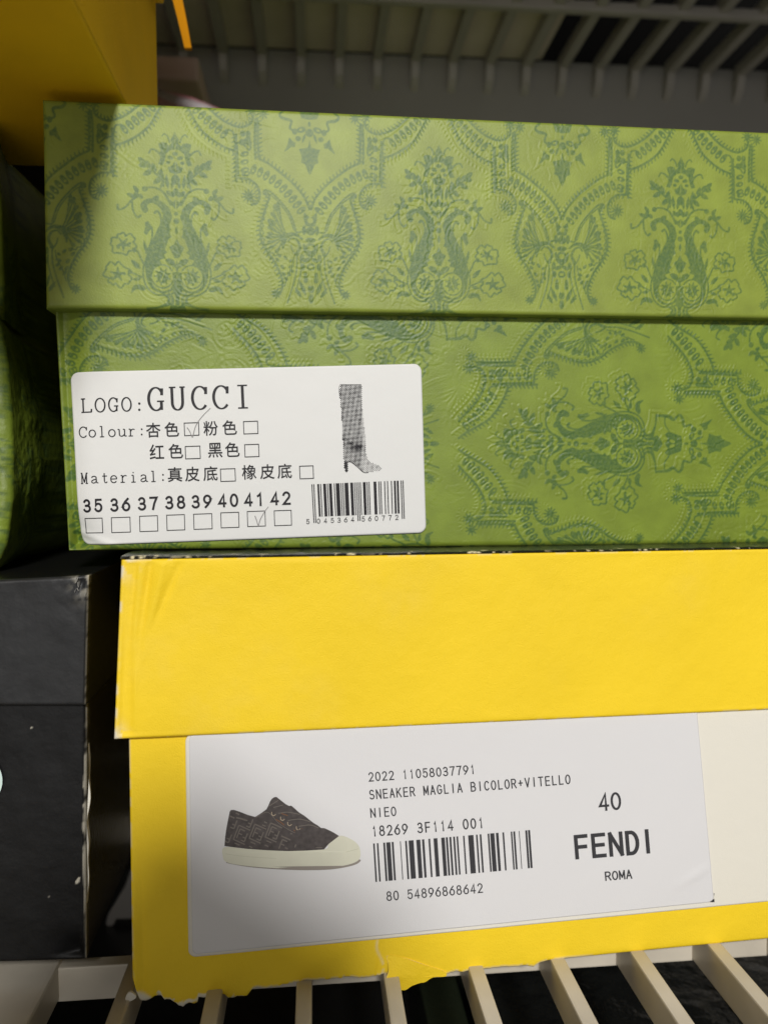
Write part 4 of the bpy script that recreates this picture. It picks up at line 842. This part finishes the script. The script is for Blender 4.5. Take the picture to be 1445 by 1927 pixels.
# ================================================================== far-left green box (worn, wrapped in film)
GL = Plane(.2420, -9); 
gb = empty('shoe_box', np.array((-.14, .30, .128)), 'worn green box with crumpled glossy corner, cut by the left frame edge', 'shoe box')
def lump(name, sect, m, parent, seed, dy, amp, ink=True):
    """a box corner: sect = list of (front corner pixel x, right edge pixel x, pixel y) from top to bottom"""
    vs = []; kk = 130; at = []
    ys = np.linspace(sect[0][2], sect[-1][2], int(abs(sect[-1][2] - sect[0][2]) / 2.2) + 2)
    for y in ys:
        f = np.interp(y, [s[2] for s in sect], [s[0] for s in sect]); r = np.interp(y, [s[2] for s in sect], [s[1] for s in sect])
        pf = on_y(f, y, dy); pr_ = on_y(r, y, dy + .034); z = pf[2]; pr_[2] = z
        far = pf + np.array((-.20, -.012, 0)); bk = pr_ + np.array((.004, .16, 0))
        path = np.vstack([far + (pf - far) * t for t in (0, .6, .8)] + [far + (pf - far) * t for t in np.linspace(.86, .985, 44)] + [pf * .6 + .2 * (far + (pf - far) * .985) + .2 * (pf + (pr_ - pf) * .06)] + [pf + (pr_ - pf) * t for t in np.linspace(.06, .92, 60)] + [pr_ + (bk - pr_) * t for t in (.02, .1, .3, .6, .8, .9, 1)])
        path = path[:kk] if len(path) >= kk else np.vstack([path, np.repeat(path[-1:], kk - len(path), 0)])
        vs.append(path)
    V = np.array(vs); s_ = np.cumsum(np.r_[np.zeros((len(V), 1)).T, np.linalg.norm(np.diff(V, axis=1), axis=2).T], 0).T
    n = (fbm(s_ - .2, V[..., 2], .020, seed) - .5) + .5 * (np.abs(fbm(s_, V[..., 2], .006, seed + 3) - .5))
    V[..., 1] -= amp * n * 1.2; V[..., 0] += amp * n * .8
    h, k_ = V.shape[:2]; ix = np.arange(h * k_).reshape(h, k_)
    q = np.stack([ix[:-1, :-1], ix[1:, :-1], ix[1:, 1:], ix[:-1, 1:]], -1).reshape(-1, 4)
    a = sample(TILE, (s_ - .2) / .00017 + 60, -V[..., 2] / .00017 + 100) * .75
    top = V[0]; bot = V[-1]; allv = np.vstack([V.reshape(-1, 3), top.mean(0)[None], bot.mean(0)[None]])
    return make(name, allv, q, m, parent, True, None, {'ink': np.r_[a.ravel(), 0, 0], 'tint': np.zeros(len(allv))})
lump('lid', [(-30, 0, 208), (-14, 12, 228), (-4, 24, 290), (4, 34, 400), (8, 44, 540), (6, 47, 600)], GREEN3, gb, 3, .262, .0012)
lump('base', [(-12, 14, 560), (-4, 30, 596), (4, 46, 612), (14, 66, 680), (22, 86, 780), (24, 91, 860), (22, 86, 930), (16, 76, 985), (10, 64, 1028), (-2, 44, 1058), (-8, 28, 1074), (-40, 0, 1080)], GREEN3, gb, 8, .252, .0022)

bk = empty('shoe_box', (-.18, .48, 0), 'black box added to darken the gap left of the green boxes, behind them', 'shoe box')  # added box, fills with black a gap that is only in shade
MB().span(np.array((-.335, .456, 0)), np.array((-.066, .515, .150))).build('base', BLACK, bk); MB().span(np.array((-.337, .454, .150)), np.array((-.064, .517, CAMZ + .192)), .001).build('lid', BLACK, bk)
# ================================================================== yellow box on top, jutting out over us
Zt = CAMZ + .1158
yt = empty('shoe_box', (-.16, .22, Zt), 'deep yellow box in shadow at upper left, jutting over green lid', 'shoe box')
xr = on_z(235, 190, Zt)[0]
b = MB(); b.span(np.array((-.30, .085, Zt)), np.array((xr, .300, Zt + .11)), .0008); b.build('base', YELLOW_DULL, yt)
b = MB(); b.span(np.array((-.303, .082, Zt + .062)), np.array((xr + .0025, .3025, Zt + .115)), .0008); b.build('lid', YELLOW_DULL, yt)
# orange strap behind it
t = np.linspace(0, 1, 16); cx_ = 322 + 32 * t ** .8; cy_ = -40 + 130 * t; wd = 10.5 - 4 * t
A = np.array([on_y(x - w2, y, .325) for x, y, w2 in zip(cx_, cy_, wd)]); B = np.array([on_y(x + w2, y, .322) for x, y, w2 in zip(cx_, cy_, wd)]); C_ = A + (.0, .002, 0); D_ = B + (0, .002, 0); k = 16
sv = np.vstack([A, B, D_, C_]); sf = [(j * k + i, j * k + i + 1, ((j + 1) % 4) * k + i + 1, ((j + 1) % 4) * k + i) for j in range(4) for i in range(k - 1)] + [(0, k, 2 * k, 3 * k), (k - 1, 2 * k - 1, 3 * k - 1, 4 * k - 1)]
o = make('paper_strap', sv, sf, ORANGE); o['label'] = 'narrow orange paper strap hanging behind the dark yellow box'; o['category'] = 'strap'
a = on_y(290, 148, .42); c = on_y(374, 106, .42)
o = MB().span(np.array((a[0], .42, a[2])), np.array((c[0], .47, c[2])), .002).build('small_box', PINK); o['label'] = 'small pale pink box end behind the dark yellow box'; o['category'] = 'box'
# crumpled plastic bag with a red stripe, lying on the green lid
nu_, nv_ = 70, 40; bx = np.array([on_y(x, y, .385) for x, y in ((230, 128), (300, 138), (330, 150), (380, 163), (420, 178), (452, 197), (474, 230), (490, 330), (495, 460))])
xx = np.linspace(bx[0, 0], bx[-1, 0] - .0005, nu_); th = np.linspace(0, np.pi, nv_); X, TH_ = np.meshgrid(xx, th)
top_ = np.interp(X, bx[:, 0], bx[:, 2]); hh = top_ - Zt
Zb = Zt + hh * np.sin(TH_) ** .55 + .006 * (fbm(X, TH_ * .03, .02, 95) - .5) * np.sin(TH_); Yb = .405 - .030 * np.cos(TH_) * np.clip((bx[-1, 0] - X) / .02, .15, 1) + .010 * (fbm(X, TH_ * .03, .016, 96) - .5)
red = sum(np.exp(-((Zb - (bx[2, 2] - .010 * k - .42 * (X - bx[2, 0]) - .002)) / .0016) ** 2) * g for k, g in ((0, .8), (1.25, .9)))
ix = np.arange(nu_ * nv_).reshape(nv_, nu_)
o = make('plastic_bag', np.stack([X, Yb, Zb], -1).reshape(-1, 3), np.stack([ix[:-1, :-1], ix[:-1, 1:], ix[1:, 1:], ix[1:, :-1]], -1).reshape(-1, 4), PLASTIC, None, True, None, {'ink': np.clip(red, 0, 1)})
o['label'] = 'milky plastic bag with red stripe lying on green lid'; o['category'] = 'plastic bag'

# ================================================================== things on the shelf below
def low_box(name, x0, x1, y0, y1, z0, z1, m, label, cat, yaw=0):
    r = empty(name, ((x0 + x1) / 2, (y0 + y1) / 2, z0), label, cat); R = np.array(((math.cos(yaw), -math.sin(yaw), 0), (math.sin(yaw), math.cos(yaw), 0), (0, 0, 1)))
    c = np.array(((x0 + x1) / 2, (y0 + y1) / 2, 0))
    MB().box(c + (0, 0, (z0 + z1 - .035) / 2), (x1 - x0 - .006, y1 - y0 - .006, z1 - z0 - .035), .001, R).build('base', m, r)
    MB().box(c + (0, 0, z1 - .020), (x1 - x0, y1 - y0, .040), .0015, R).build('lid', m, r)
    return r
low_box('shoe_box', .062, .30, .12, .46, -.19, -.055, GLOSSBLACK, 'glossy black box under the slats at lower right', 'shoe box', .06)
low_box('shoe_box', -.30, .035, .14, .46, -.19, -.075, BLACK_TOP, 'matt black box under the slats below the torn corner', 'shoe box', -.03)
low_box('shoe_box', .043, .0595, .13, .44, -.19, -.062, CORD, 'dark green box edge showing between two lower slats', 'shoe box')
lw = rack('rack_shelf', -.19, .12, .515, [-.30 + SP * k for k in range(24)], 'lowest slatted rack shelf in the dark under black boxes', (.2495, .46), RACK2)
# rear bracket of the rack, seen in the gap between the black and yellow boxes
pts = [(250, 1628), (236, 1668), (204, 1722), (200, 1738), (206, 1746), (214, 1740), (219, 1729), (262, 1728), (300, 1728), (300, 1628)]
b = MB(); n = len(pts); b.add([on_y(x, y, .400) for x, y in pts] + [on_y(x, y, .400) + (0, .004, 0) for x, y in pts], [tuple(range(n))] + [tuple(range(n, 2 * n))[::-1]] + [(i, (i + 1) % n, n + (i + 1) % n, n + i) for i in range(n)])
b.build('bracket', RACK2, low)

# ================================================================== the phone that takes the picture (it shades the lower left)
ph = empty('smartphone', (-.030, -.010, CAMZ), 'dark smartphone held out in front of the boxes, taking the picture', 'phone')
al = nrm((-.78, .62)); nn_ = np.array((.62, .78)); Rm = np.array(((al[0], 0, nn_[0]), (0, 1, 0), (al[1], 0, nn_[1])))
pc = nn_ * (.0240 - .075) + al * .014
c3 = np.array((pc[0], -.0075, CAMZ + pc[1]))
MB().box(c3, (.084, .0078, .150), .003, Rm).build('body', GLOSSBLACK, ph)
MB().box(c3 + (0, -.0041, 0), (.078, .0006, .144), .0002, Rm).build('screen', BLACK_TOP, ph)
